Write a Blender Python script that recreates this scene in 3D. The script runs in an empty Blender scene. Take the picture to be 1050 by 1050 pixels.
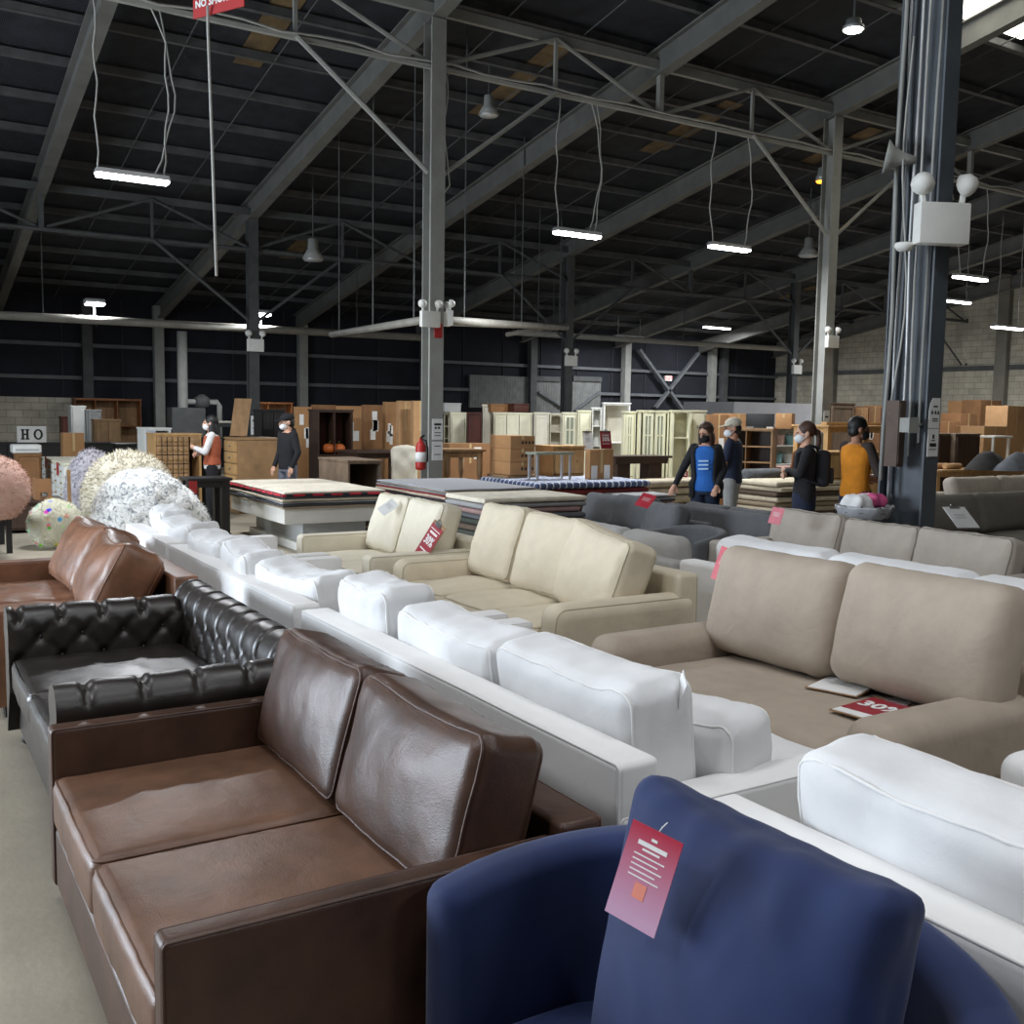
import bpy, bmesh, math, random
from mathutils import Vector, Matrix, Euler, noise
S=bpy.context.scene
C=S.collection
PI=math.pi
def rad(a): return math.radians(a)

# ------------------------------------------------------------------ camera
H=1.7; F=1040.0
RM=Matrix(((0.8505259,0.03682585,-0.52464231),(-0.52568499,0.09016757,-0.84588717),(0.0161552,0.99524553,0.09604865)))
cd=bpy.data.cameras.new('camera'); cam=bpy.data.objects.new('camera',cd); C.objects.link(cam)
m4=RM.to_4x4(); m4.translation=(0,0,H); cam.matrix_world=m4
cd.sensor_width=36; cd.lens=36*F/1050; cd.clip_start=.05; cd.clip_end=200
S.camera=cam
def ray(px,py=428):
    return RM@Vector(((px-525)/F,-(py-525)/F,-1))
def onz(px,py,z):
    d=ray(px,py); t=(z-H)/d.z; return Vector((d.x*t,d.y*t,z))
def ony(px,py,Y):
    d=ray(px,py); t=Y/d.y; return Vector((d.x*t,Y,H+d.z*t))
def onx(px,py,X):
    d=ray(px,py); t=X/d.x; return Vector((X,d.y*t,H+d.z*t))

# ------------------------------------------------------------------ materials
MATS={}
def srgb(c):
    return tuple(((v/255)/12.92 if v/255<=.04045 else ((v/255+.055)/1.055)**2.4) for v in c)
def mat(name,c,rough=.7,var=.12,vs=6,bump=0,bs=60,metal=0,spec=.5,kind=None,c2=None,emit=0,stretch=None,sheen=0,coat=0):
    """procedural material; c is an sRGB 0-255 triple"""
    if name in MATS: return MATS[name]
    m=bpy.data.materials.new(name); m.use_nodes=True; MATS[name]=m
    nt=m.node_tree; N=nt.nodes; L=nt.links
    b=N['Principled BSDF']; col=srgb(c)
    b.inputs['Roughness'].default_value=rough; b.inputs['Metallic'].default_value=metal
    b.inputs['Specular IOR Level'].default_value=spec
    if sheen: b.inputs['Sheen Weight'].default_value=sheen
    if coat: b.inputs['Coat Weight'].default_value=coat; b.inputs['Coat Roughness'].default_value=.25
    tc=N.new('ShaderNodeTexCoord'); src=tc.outputs['Object']
    if stretch:
        mp=N.new('ShaderNodeMapping'); mp.inputs['Scale'].default_value=stretch; L.new(src,mp.inputs['Vector']); src=mp.outputs['Vector']
    nz=N.new('ShaderNodeTexNoise'); nz.inputs['Scale'].default_value=vs; nz.inputs['Detail'].default_value=5; nz.inputs['Roughness'].default_value=.6
    L.new(src,nz.inputs['Vector'])
    rp=N.new('ShaderNodeValToRGB')
    d=srgb(c2) if c2 else tuple(v*(1-var*1.6) for v in col)
    hi=col if c2 else tuple(min(1,v*(1+var*.6)) for v in col)
    rp.color_ramp.elements[0].color=(*d,1); rp.color_ramp.elements[1].color=(*hi,1)
    rp.color_ramp.elements[0].position=.3; rp.color_ramp.elements[1].position=.7
    L.new(nz.outputs['Fac'],rp.inputs['Fac']); out=rp.outputs['Color']
    hsrc=None
    if kind=='brick':
        br=N.new('ShaderNodeTexBrick'); br.inputs['Scale'].default_value=bs
        br.inputs['Color1'].default_value=(1,1,1,1); br.inputs['Color2'].default_value=(.86,.86,.86,1); br.inputs['Mortar'].default_value=(.55,.55,.55,1)
        br.inputs['Mortar Size'].default_value=.018; br.inputs['Brick Width'].default_value=.8; br.inputs['Row Height'].default_value=.4
        sx_=N.new('ShaderNodeSeparateXYZ'); L.new(src,sx_.inputs['Vector']); ad=N.new('ShaderNodeMath'); ad.operation='ADD'; L.new(sx_.outputs['X'],ad.inputs[0]); L.new(sx_.outputs['Y'],ad.inputs[1])
        cb=N.new('ShaderNodeCombineXYZ'); L.new(ad.outputs[0],cb.inputs['X']); L.new(sx_.outputs['Z'],cb.inputs['Y']); L.new(cb.outputs['Vector'],br.inputs['Vector'])
        mx=N.new('ShaderNodeMix'); mx.data_type='RGBA'; mx.blend_type='MULTIPLY'; mx.inputs['Factor'].default_value=1
        L.new(out,mx.inputs['A']); L.new(br.outputs['Color'],mx.inputs['B']); out=mx.outputs['Result']; hsrc=br.outputs['Fac']
    elif kind=='wood':
        wv=N.new('ShaderNodeTexWave'); wv.inputs['Scale'].default_value=bs; wv.inputs['Distortion'].default_value=6; wv.inputs['Detail'].default_value=3
        L.new(src,wv.inputs['Vector'])
        mx=N.new('ShaderNodeMix'); mx.data_type='RGBA'; mx.blend_type='MULTIPLY'; mx.inputs['Factor'].default_value=.14
        L.new(out,mx.inputs['A']); L.new(wv.outputs['Color'],mx.inputs['B']); out=mx.outputs['Result']; hsrc=wv.outputs['Fac']
    elif kind in('leather','fabric','fur','wave'):
        if kind=='leather':
            v=N.new('ShaderNodeTexVoronoi'); v.inputs['Scale'].default_value=bs; L.new(src,v.inputs['Vector']); hsrc=v.outputs['Distance']
        elif kind=='wave':
            v=N.new('ShaderNodeTexWave'); v.inputs['Scale'].default_value=bs; v.bands_direction='X'; L.new(src,v.inputs['Vector']); hsrc=v.outputs['Fac']
        else:
            v=N.new('ShaderNodeTexNoise'); v.inputs['Scale'].default_value=bs; v.inputs['Detail'].default_value=8; v.inputs['Roughness'].default_value=.75
            L.new(src,v.inputs['Vector']); hsrc=v.outputs['Fac']
    elif bump:
        v=N.new('ShaderNodeTexNoise'); v.inputs['Scale'].default_value=bs; v.inputs['Detail'].default_value=6
        L.new(src,v.inputs['Vector']); hsrc=v.outputs['Fac']
    if kind in('leather','fabric') and bump:
        n2=N.new('ShaderNodeTexNoise'); n2.inputs['Scale'].default_value=11 if kind=='leather' else 7; n2.inputs['Detail'].default_value=4; n2.inputs['Distortion'].default_value=1.2; L.new(src,n2.inputs['Vector'])
        ma=N.new('ShaderNodeMath'); ma.operation='MULTIPLY_ADD'; ma.inputs[1].default_value=5 if kind=='leather' else 3; L.new(n2.outputs['Fac'],ma.inputs[0]); L.new(hsrc,ma.inputs[2]); hsrc=ma.outputs[0]
    if bump and hsrc is not None:
        bp=N.new('ShaderNodeBump'); bp.inputs['Strength'].default_value=bump; bp.inputs['Distance'].default_value=.01
        L.new(hsrc,bp.inputs['Height']); L.new(bp.outputs['Normal'],b.inputs['Normal'])
    L.new(out,b.inputs['Base Color'])
    if emit:
        L.new(out,b.inputs['Emission Color']); b.inputs['Emission Strength'].default_value=emit
    return m

# ------------------------------------------------------------------ mesh helpers
class MB:
    def __init__(s): s.v=[]; s.f=[]; s.m=[]
    def add(s,v,f,mi=0,M=None):
        o=len(s.v)
        s.v+= [tuple(M@Vector(p)) for p in v] if M is not None else [tuple(p) for p in v]
        s.f+=[tuple(i+o for i in q) for q in f]; s.m+=[mi]*len(f)
        return s
    def box(s,x0,x1,y0,y1,z0,z1,mi=0,M=None):
        v=[(x,y,z) for z in(z0,z1) for y in(y0,y1) for x in(x0,x1)]
        return s.add(v,[(0,2,3,1),(4,5,7,6),(0,1,5,4),(2,6,7,3),(0,4,6,2),(1,3,7,5)],mi,M)
    def tube(s,pts,r,n=8,mi=0,M=None,closed=False,caps=True):
        pts=[Vector(p) for p in pts]; k=len(pts)
        rs=r if isinstance(r,(list,tuple)) else [r]*k
        vs=[];fs=[]; up=None
        for i,p in enumerate(pts):
            a=pts[(i-1)%k] if (closed or i>0) else p; b=pts[(i+1)%k] if (closed or i<k-1) else p
            t=(b-a); t=t.normalized() if t.length>1e-9 else Vector((0,0,1))
            if up is None:
                up=t.orthogonal().normalized()
            up=(up-t*up.dot(t)); up=up.normalized() if up.length>1e-6 else t.orthogonal().normalized()
            w=t.cross(up)
            for j in range(n):
                q=2*PI*j/n; vs.append(p+(up*math.cos(q)+w*math.sin(q))*rs[i])
        for i in range(k if closed else k-1):
            a=i*n; b=((i+1)%k)*n
            for j in range(n):
                fs.append((a+j,a+(j+1)%n,b+(j+1)%n,b+j))
        if not closed and caps:
            fs.append(tuple(range(n-1,-1,-1))); fs.append(tuple((k-1)*n+j for j in range(n)))
        return s.add(vs,fs,mi,M)
    def bar(s,p0,p1,w,h=None,mi=0,up=(0,0,1)):
        """rectangular bar from p0 to p1"""
        h=h or w; p0=Vector(p0);p1=Vector(p1); t=(p1-p0).normalized(); u=Vector(up)
        if abs(t.dot(u))>.99: u=Vector((0,1,0))
        sx=t.cross(u).normalized(); sz=sx.cross(t)
        v=[]
        for p in(p0,p1):
            for a,b in((-1,-1),(1,-1),(1,1),(-1,1)): v.append(p+sx*a*w/2+sz*b*h/2)
        return s.add(v,[(0,1,2,3),(7,6,5,4),(0,4,5,1),(1,5,6,2),(2,6,7,3),(3,7,4,0)],mi)
    def lathe(s,prof,n=16,mi=0,M=None):
        vs=[];fs=[];k=len(prof)
        for r,z in prof:
            for j in range(n): q=2*PI*j/n; vs.append((r*math.cos(q),r*math.sin(q),z))
        for i in range(k-1):
            for j in range(n): fs.append((i*n+j,i*n+(j+1)%n,(i+1)*n+(j+1)%n,(i+1)*n+j))
        fs.append(tuple(range(n-1,-1,-1))); fs.append(tuple((k-1)*n+j for j in range(n)))
        return s.add(vs,fs,mi,M)
    def ell(s,c,r,n=12,k=8,mi=0,M=None):
        vs=[];fs=[]; c=Vector(c)
        for i in range(k+1):
            a=PI*i/k
            for j in range(n):
                q=2*PI*j/n; vs.append(c+Vector((r[0]*math.sin(a)*math.cos(q),r[1]*math.sin(a)*math.sin(q),-r[2]*math.cos(a))))
        for i in range(k):
            for j in range(n): fs.append((i*n+j,i*n+(j+1)%n,(i+1)*n+(j+1)%n,(i+1)*n+j))
        return s.add(vs,fs,mi,M)
    def grid(s,fn,nu,nv,mi=0,M=None,cu=False):
        vs=[fn(i/nu,j/nv) for i in range(nu+1) for j in range(nv+1)]
        fs=[(i*(nv+1)+j,(i+1)*(nv+1)+j,(i+1)*(nv+1)+j+1,i*(nv+1)+j+1) for i in range(nu) for j in range(nv)]
        return s.add(vs,fs,mi,M)
    def prism(s,poly,y0,y1,mi=0,M=None):
        """polygon in xz extruded along y"""
        n=len(poly); v=[(x,y0,z) for x,z in poly]+[(x,y1,z) for x,z in poly]
        f=[tuple(range(n)),tuple(range(2*n-1,n-1,-1))]+[(i,i+n,(i+1)%n+n,(i+1)%n) for i in range(n)]
        return s.add(v,f,mi,M)
    def soft(s,sx,sy,sz,r,fn=None,n=14,c=(0,0,0),mi=0,M=None,ks=3):
        """rounded box with full sizes sx,sy,sz, corner radius r; fn displaces each point"""
        hs=(sx/2,sy/2,sz/2); r=min(r,min(hs)*.98)
        def ax(h):
            inn=h-r; st=[r*(math.tan(PI/4*i/ks)) for i in range(ks+1)]
            k=max(2,int(round(2*inn/max(sx,sy,sz)*n)))
            mid=[-inn+2*inn*i/k for i in range(k+1)]
            return [-(inn+t) for t in reversed(st[1:])]+mid+[inn+t for t in st[1:]]
        A=[ax(h) for h in hs]; idx={}; vs=[]; fs=[]
        def vid(p):
            key=(round(p[0],5),round(p[1],5),round(p[2],5))
            if key not in idx:
                q=Vector(p); i=Vector([max(-(hs[a]-r),min(hs[a]-r,q[a])) for a in range(3)]); d=q-i
                if d.length>1e-9: q=i+d.normalized()*r
                if fn: q=Vector(fn(q))
                idx[key]=len(vs); vs.append(q+Vector(c))
            return idx[key]
        for a in range(3):
            b,cc=(a+1)%3,(a+2)%3
            for sg in(-1,1):
                for i in range(len(A[b])-1):
                    for j in range(len(A[cc])-1):
                        q=[]
                        for di,dj in((0,0),(1,0),(1,1),(0,1)):
                            p=[0,0,0]; p[a]=sg*hs[a]; p[b]=A[b][i+di]; p[cc]=A[cc][j+dj]; q.append(vid(p))
                        if sg<0: q.reverse()
                        if len(set(q))>=3: fs.append(tuple(dict.fromkeys(q)))
        return s.add(vs,fs,mi,M)
    def build(s,name,mats,parent=None,loc=(0,0,0),rot=(0,0,0),smooth=False,bevel=0,auto=None):
        me=bpy.data.meshes.new(name)
        me.from_pydata([tuple(p) for p in s.v],[],s.f); 
        for m in (mats if isinstance(mats,(list,tuple)) else [mats]): me.materials.append(m)
        for p,i in zip(me.polygons,s.m): p.material_index=i
        if bevel:
            bm=bmesh.new(); bm.from_mesh(me)
            es=[e for e in bm.edges if len(e.link_faces)==2 and e.calc_face_angle(0)>.6]
            bmesh.ops.bevel(bm,geom=es,offset=bevel,segments=2,profile=.6,affect='EDGES',clamp_overlap=True)
            bm.to_mesh(me); bm.free()
        if smooth or bevel:
            for p in me.polygons: p.use_smooth=True
        if auto or bevel:
            me.set_sharp_from_angle(angle=rad(auto or 40))
        o=bpy.data.objects.new(name,me); C.objects.link(o)
        o.location=loc; o.rotation_euler=rot
        if parent: o.parent=parent
        return o
def tag(o,label=None,cat=None,group=None,kind=None):
    if label: o['label']=label
    if cat: o['category']=cat
    if group: o['group']=group
    if kind: o['kind']=kind
    return o
def struct(o): o['kind']='structure'; return o
def thing(name,label,cat,loc=(0,0,0),rotz=0,group=None):
    o=bpy.data.objects.new(name,None); C.objects.link(o); o.location=loc; o.rotation_euler=(0,0,rotz); o.empty_display_size=.1
    return tag(o,label,cat,group)
def kids(o): return [c for c in C.objects if c.parent==o]
def dup(root,loc,rotz=None,label=None,group=None,scale=None):
    r=root.copy(); C.objects.link(r); r.location=loc
    if rotz is not None: r.rotation_euler=(0,0,rotz)
    if scale: r.scale=scale
    if label: r['label']=label
    if group: r['group']=group
    for ch in kids(root):
        c=ch.copy(); C.objects.link(c); c.parent=r
        for g in kids(ch):
            d=g.copy(); C.objects.link(d); d.parent=c
    return r
def text_mb(t,size,depth=.002,align='CENTER'):
    cu=bpy.data.curves.new('lettering','FONT'); cu.body=t; cu.size=size; cu.extrude=depth; cu.align_x=align; cu.align_y='CENTER'; cu.resolution_u=2
    o=bpy.data.objects.new('lettering',cu); C.objects.link(o)
    dg=bpy.context.evaluated_depsgraph_get(); me=bpy.data.meshes.new_from_object(o.evaluated_get(dg))
    v=[tuple(x.co) for x in me.vertices]; f=[tuple(p.vertices) for p in me.polygons]
    bpy.data.objects.remove(o); bpy.data.curves.remove(cu); bpy.data.meshes.remove(me)
    return v,f
def add_text(name,t,size,mt,parent,loc,rot=(0,0,0),depth=.002,bold=0):
    v,f=text_mb(t,size,depth); mb=MB(); mb.add(v,f)
    if bold:
        for i_,(dx,dy) in enumerate(((bold,0),(-bold,0),(0,bold),(0,-bold))): mb.add([(x+dx,y+dy,z+.0004*(i_+1)) for x,y,z in v],f)
    return mb.build(name,mt,parent,loc,rot)
def nz(p,f,seed=0):
    return noise.noise(Vector((p[0]*f+seed*7.3,p[1]*f-seed*3.1,p[2]*f+seed*1.7)))
# ------------------------------------------------------------------ palette
ROOFD=mat('roof_deck',(40,43,50),.9,.3,3,kind='wave',bump=.6,bs=14)
STEELD=mat('dark_steel',(78,80,80),.75,.2,3)
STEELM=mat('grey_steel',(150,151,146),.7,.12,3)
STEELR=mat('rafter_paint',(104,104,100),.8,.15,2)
STEELP=mat('purlin_paint',(84,85,86),.85,.25,3)
COLD=mat('column_dark_paint',(80,86,92),.6,.15,3)
CONC=mat('concrete_floor',(160,151,134),.7,.2,.9,bump=.15,bs=30)
BLOCK=mat('concrete_block',(186,180,164),.95,.2,1.5,kind='brick',bump=.4,bs=2.0)
WALLD=mat('dark_wall_lining',(29,31,40),.9,.25,1.5,bump=.2,bs=2)
WHITEP=mat('white_paint',(222,222,216),.6,.05)
EMIT=mat('led_diffuser',(255,255,255),.5,0,emit=14)
GALV=mat('galvanised',(190,192,192),.45,.1,metal=.5)
CORD=mat('white_cord',(170,170,165),.6)
BLACK=mat('black_plastic',(22,22,24),.5,.2)

# ------------------------------------------------------------------ building shell
def ratio(px): d=ray(px,428); return d.x/d.y
YW=30.0; XR=31.2; XL=-9.0; YF=-9.0; SL=.175
def zr(Y): return 7.12-SL*(Y-13.1)           # underside of rafters
RX=[6.74+4.05*k for k in range(-4,7)]        # rafter lines
struct(MB().box(XL-.3,XR+.3,YF-.3,YW+.3,-.2,0).build('floor',CONC))
def gable(name,x,th,mt,hole=None):
    ys=[YF,YW]; z=[zr(y)+.75 for y in ys]
    mb=MB()
    if not hole:
        mb.add([(x,YF,0),(x,YW,0),(x,YW,z[1]),(x,YF,z[0]),(x+th,YF,0),(x+th,YW,0),(x+th,YW,z[1]),(x+th,YF,z[0])],[(0,1,2,3),(7,6,5,4),(0,4,5,1),(1,5,6,2),(2,6,7,3),(3,7,4,0)])
    else:
        a,b,h=hole
        def pc(y0,y1,z0f,z1f):
            v=[(x,y0,z0f(y0)),(x,y1,z0f(y1)),(x,y1,z1f(y1)),(x,y0,z1f(y0))]; v+=[(x+th,p[1],p[2]) for p in v]
            mb.add(v,[(0,1,2,3),(7,6,5,4),(0,4,5,1),(1,5,6,2),(2,6,7,3),(3,7,4,0)])
        zt=lambda y:zr(y)+.75; z0=lambda y:0; zh=lambda y:h
        pc(YF,a,z0,zt); pc(a,b,zh,zt); pc(b,YW,z0,zt)
    return struct(mb.build(name,mt))
gable('wall_right',XR,.3,BLOCK)
gable('wall_left',XL-.3,.3,WALLD,(7,15,4.4))
XM=YW*ratio(128)
mb=MB(); mb.box(XL,XM,YW,YW+.3,1.95,5.2); mb.box(XM,XR,YW,YW+.3,0,5.2)
struct(mb.build('wall_back',WALLD))
struct(MB().box(XL,XM,YW,YW+.3,0,1.95).build('wall_back_lower',BLOCK))
struct(MB().box(XL,XR,YF-.3,YF,0,11.8).build('wall_front',WALLD))
# roof deck, following the slope
mb=MB(); z0=zr(YF)+.62; z1=zr(YW)+.62
mb.add([(XL,YF,z0),(XR,YF,z0),(XR,YW,z1),(XL,YW,z1),(XL,YF,z0+.1),(XR,YF,z0+.1),(XR,YW,z1+.1),(XL,YW,z1+.1)],[(3,2,1,0),(4,5,6,7),(0,1,5,4),(1,2,6,5),(2,3,7,6),(3,0,4,7)])
struct(mb.build('ceiling',ROOFD))
# rafters: I-beams running down the slope
def ibeam(p0,p1,h,w,t=.025):
    mb=MB(); p0=Vector(p0);p1=Vector(p1)
    for dz,hh,ww in((t/2,t,w),(h-t/2,t,w),(h/2,h-2*t,t)):
        mb.bar(p0+Vector((0,0,dz)),p1+Vector((0,0,dz)),ww,hh)
    return mb
first=None
for x in RX:
    if first is None:
        first=struct(ibeam((0,YF,zr(YF)),(0,YW,zr(YW)),.42,.2).build('roof_beam',STEELR))
        first.location=(x,0,0)
    else:
        o=first.copy(); C.objects.link(o); o.location=(x,0,0)
# purlins
first=None; y=YF+.6
while y<YW:
    z=zr(y)+.43
    if first is None:
        m_=MB(); m_.box(XL,XR,-.03,.03,.02,.14); m_.box(XL,XR,-.03,.07,.02,.035)
        first=m_.build('roof_purlin_beam',STEELP); struct(first); o=first
    else:
        o=first.copy(); C.objects.link(o)
    o.location=(0,y,z); y+=1.28
# sag rods between purlins
first=None
for i in range(len(RX)-1):
    for q in(1/3,2/3):
        x=RX[i]+4.05*q
        if first is None:
            first=struct(MB().tube([(0,YF,zr(YF)+.47),(0,YW,zr(YW)+.47)],.012,5).build('roof_tie_rod_beam',STEELP)); o=first
        else: o=first.copy(); C.objects.link(o)
        o.location=(x,0,0)
# tan translucent roof panels
PAN=mat('aged_roof_panel',(104,86,58),.8,.35,3,emit=.015)
for px,py,ln in((280,25,2.6),(530,85,2.6),(712,130,2.2),(400,265,2.2),(690,140,1.6),(305,255,1.6),(862,150,1.8),(960,170,1.8),(820,300,1.5)):
    d=ray(px,py); # meet the sloping deck z=zr(y)+.6
    t=(7.12+SL*13.1+.6-H)/(d.z+SL*d.y); p=Vector((0,0,H))+d*t
    mb=MB(); y0,y1=p.y-ln/2,p.y+ln/2
    mb.add([(p.x-.22,y0,zr(y0)+.6),(p.x+.22,y0,zr(y0)+.6),(p.x+.22,y1,zr(y1)+.6),(p.x-.22,y1,zr(y1)+.6)],[(3,2,1,0)])
    struct(mb.build('roof_panel',PAN))
# skylight strip, top right
SKY=mat('skylight_panel',(255,250,235),.5,.04,12,kind='wave',emit=5)
d=ray(1010,3); t=(7.12+SL*13.1+.6-H)/(d.z+SL*d.y); sp=Vector((0,0,H))+d*t
mb=MB(); y0,y1=sp.y-2.0,sp.y+.45
mb.add([(sp.x-1.1,y0,zr(y0)+.6),(sp.x+1.7,y0,zr(y0)+.6),(sp.x+1.7,y1,zr(y1)+.6),(sp.x-1.1,y1,zr(y1)+.6)],[(3,2,1,0)])
struct(mb.build('roof_skylight_panel',SKY))
# corner
def column(x,y,w,dp,mt,zt=None,name='column'):
    zt=zt or zr(y)
    mb=MB(); t=.02
    mb.box(x-w/2,x+w/2,y-dp/2,y-dp/2+t,0,zt); mb.box(x-w/2,x+w/2,y+dp/2-t,y+dp/2,0,zt); mb.box(x-t/2,x+t/2,y-dp/2+t,y+dp/2-t,0,zt)
    mb.box(x-w*.8,x+w*.8,y-dp*.8,y+dp*.8,0,.03)
    return struct(mb.build(name,mt))
Y1=13.1; Y2=21.4; Y0=4.85
COLS=[(RX[4],Y1,.22,.26),(RX[6],Y1,.22,.26),(RX[8],Y1,.22,.26),(RX[2],Y1,.22,.26),(RX[4],Y2,.2,.24),(RX[6],Y2,.2,.24),(RX[8],Y2,.2,.24),(RX[2],Y2,.2,.24)]
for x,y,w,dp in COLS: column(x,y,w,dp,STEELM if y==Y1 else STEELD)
# bracing in the two column rows
def braces(Y,zs,zu,zl,x0,x1,mt):
    struct(MB().tube([(x0,Y,zs),(x1,Y,zs)],.045,6).build('strut_beam',mt))
    struct(MB().bar((x0,Y+.05,zu),(x1,Y+.05,zu),.08,.14).build('eave_beam',mt))
    hs=4.05/2
    for k in range(-2,12):
        xc=RX[4]+(k)*2*hs
        ci=(k%2==0)
        if not(x0<xc<x1): continue
        for sg in(-1,1):
            xm=xc+sg*hs
            if ci: struct(MB().tube([(xm,Y-.05,zs),(xc+sg*.12,Y-.05,zl)],.035,6).build('brace_beam',mt))
            struct(MB().tube([(xm,Y,zu),(xc+sg*.1,Y,zs+.05)],.032,6).build('brace_beam',mt))
        if not ci: struct(MB().bar((xc,Y,zs),(xc,Y,zr(Y)+.05),.09,.09).build('hanger_beam',mt))
        struct(MB().bar((xc+hs,Y,zs),(xc+hs,Y,zu),.05,.05).build('hanger_beam',mt))
zl1=ony(441,178,Y1).z; zu1=ony(565,38,Y1).z; zs1=6.5
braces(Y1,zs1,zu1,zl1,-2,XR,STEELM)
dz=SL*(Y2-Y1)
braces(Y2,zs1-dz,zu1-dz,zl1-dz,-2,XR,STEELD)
# ------------------------------------------------------------------ upholstery
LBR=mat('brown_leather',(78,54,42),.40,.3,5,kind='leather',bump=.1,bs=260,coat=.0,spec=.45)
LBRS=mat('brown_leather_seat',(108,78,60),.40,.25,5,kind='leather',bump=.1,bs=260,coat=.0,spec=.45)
LDK=mat('espresso_leather',(42,36,32),.36,.3,6,kind='leather',bump=.1,bs=260,coat=.15,spec=.55)
LTAN=mat('tan_leather',(132,92,68),.42,.3,5,kind='leather',bump=.1,bs=240,coat=.1)
WHT=mat('white_cotton',(226,226,226),.95,.04,5,kind='fabric',bump=.3,bs=320,sheen=.1)
WHB=mat('white_slipcover',(234,233,231),.95,.03,5,kind='fabric',bump=.15,bs=320)
CRM2=mat('pale_cream_cotton',(226,218,198),.95,.05,5,kind='fabric',bump=.28,bs=320)
CRM=mat('cream_cotton',(216,204,180),.95,.06,5,kind='fabric',bump=.28,bs=320)
CRP=mat('cream_piping',(186,176,152),.95,.06,5)
TAU=mat('taupe_linen',(172,158,142),.95,.08,5,kind='fabric',bump=.32,bs=260)
TAU2=mat('taupe_grey_linen',(180,171,160),.95,.08,5,kind='fabric',bump=.32,bs=260)
TAU3=mat('dark_taupe_linen',(128,122,113),.95,.08,5,kind='fabric',bump=.25,bs=260)
CHG=mat('charcoal_fabric',(98,99,101),.95,.12,5,kind='fabric',bump=.2,bs=260)
LGR=mat('pale_grey_fabric',(178,176,172),.95,.08,5,kind='fabric',bump=.2,bs=260)
NAVY=mat('navy_velvet',(10,34,82),.8,.2,4,kind='fabric',bump=.08,bs=200,sheen=.12)
DKWOOD=mat('dark_wood_foot',(38,28,22),.5,.2,6,kind='wood',bs=3)

def cush_fn(sx,sy,sz,puff,wr,wf,seed,sag=0,slump=0,pleat=0):
    hs=(sx/2,sy/2,sz/2)
    def fn(p):
        u=[max(-1,min(1,p[a]/hs[a])) for a in range(3)]; q=Vector(p)
        for a in range(3):
            if puff[a]:
                b,c=(a+1)%3,(a+2)%3
                k=(1-abs(u[b])**2.2)*(1-abs(u[c])**2.2)
                q[a]+=puff[a]*k*u[a]
        if sag: q.z-=sag*(1-abs(u[0])**2)*max(0,u[2])
        if slump: q.y-=slump*(u[2]*.5+.5)**2*(1-.3*u[0]**2)
        if wr:
            n=nz(p,wf,seed)+.5*nz(p,wf*2.3,seed+3)
            rid=1-abs(nz((p[0]*1.0,p[1],p[2]*.6),wf*1.6,seed+9))*2
            d=wr*(n+max(0,rid-.55)*1.1)
            L_=Vector((u[0]**3*sx,u[1]**3*sy,u[2]**3*sz))
            big=max(range(3),key=lambda a:abs(u[a]))
            q[big]+=d*(1 if u[big]>0 else -1)
        if pleat:
            # gathers running away from the top seam
            k=max(0,u[2])**2
            q.y+=pleat*k*math.sin(p[0]*55+seed+2*nz(p,4,seed))*(.4+.6*abs(nz(p,5,seed+2)))
        return q
    return fn
def piping(mb,sx,sy,sz,r,fn,axis,side,rr=.006,mi=0):
    """welt round the rim of the +axis or -axis face of a soft box"""
    hs=[sx/2,sy/2,sz/2]; a=axis; b,c=(a+1)%3,(a+2)%3; k=r*(1-.7071); rc=r*.7071
    pts=[]
    hb,hc=hs[b]-k,hs[c]-k
    def arc(cb,cc,a0):
        for i in range(5):
            q=a0+PI/2*i/4; yield cb+rc*math.cos(q),cc+rc*math.sin(q)
    segs=[]
    for (sb,sc,a0) in((1,1,0),(-1,1,PI/2),(-1,-1,PI),(1,-1,1.5*PI)):
        segs.append(list(arc(sb*(hb-rc),sc*(hc-rc),a0)))
    loop=[]
    for i in range(4):
        loop+=segs[i]; p0=segs[i][-1]; p1=segs[(i+1)%4][0]; n=14
        for j in range(1,n): loop.append((p0[0]+(p1[0]-p0[0])*j/n,p0[1]+(p1[1]-p0[1])*j/n))
    for lb,lc in loop:
        p=Vector((0,0,0)); p[a]=side*(hs[a]-k); p[b]=lb; p[c]=lc
        pts.append(fn(p) if fn else p)
    mb.tube(pts,rr,6,mi,closed=True)
def cushion(name,parent,loc,rot,sx,sy,sz,r,mt,puff=(0,0,0),wr=0,wf=6,seed=0,sag=0,slump=0,pleat=0,n=22,pipes=(),pmat=None,prad=.005):
    fn=cush_fn(sx,sy,sz,puff,wr,wf,seed,sag,slump,pleat)
    o=MB().soft(sx,sy,sz,r,fn,n=n).build(name,mt,parent,loc,rot,smooth=True)
    for ax_,sd in pipes:
        mb=MB(); piping(mb,sx,sy,sz,r,fn,ax_,sd,prad); p=mb.build('piping',pmat or mt,o,smooth=True)
    return o
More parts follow.
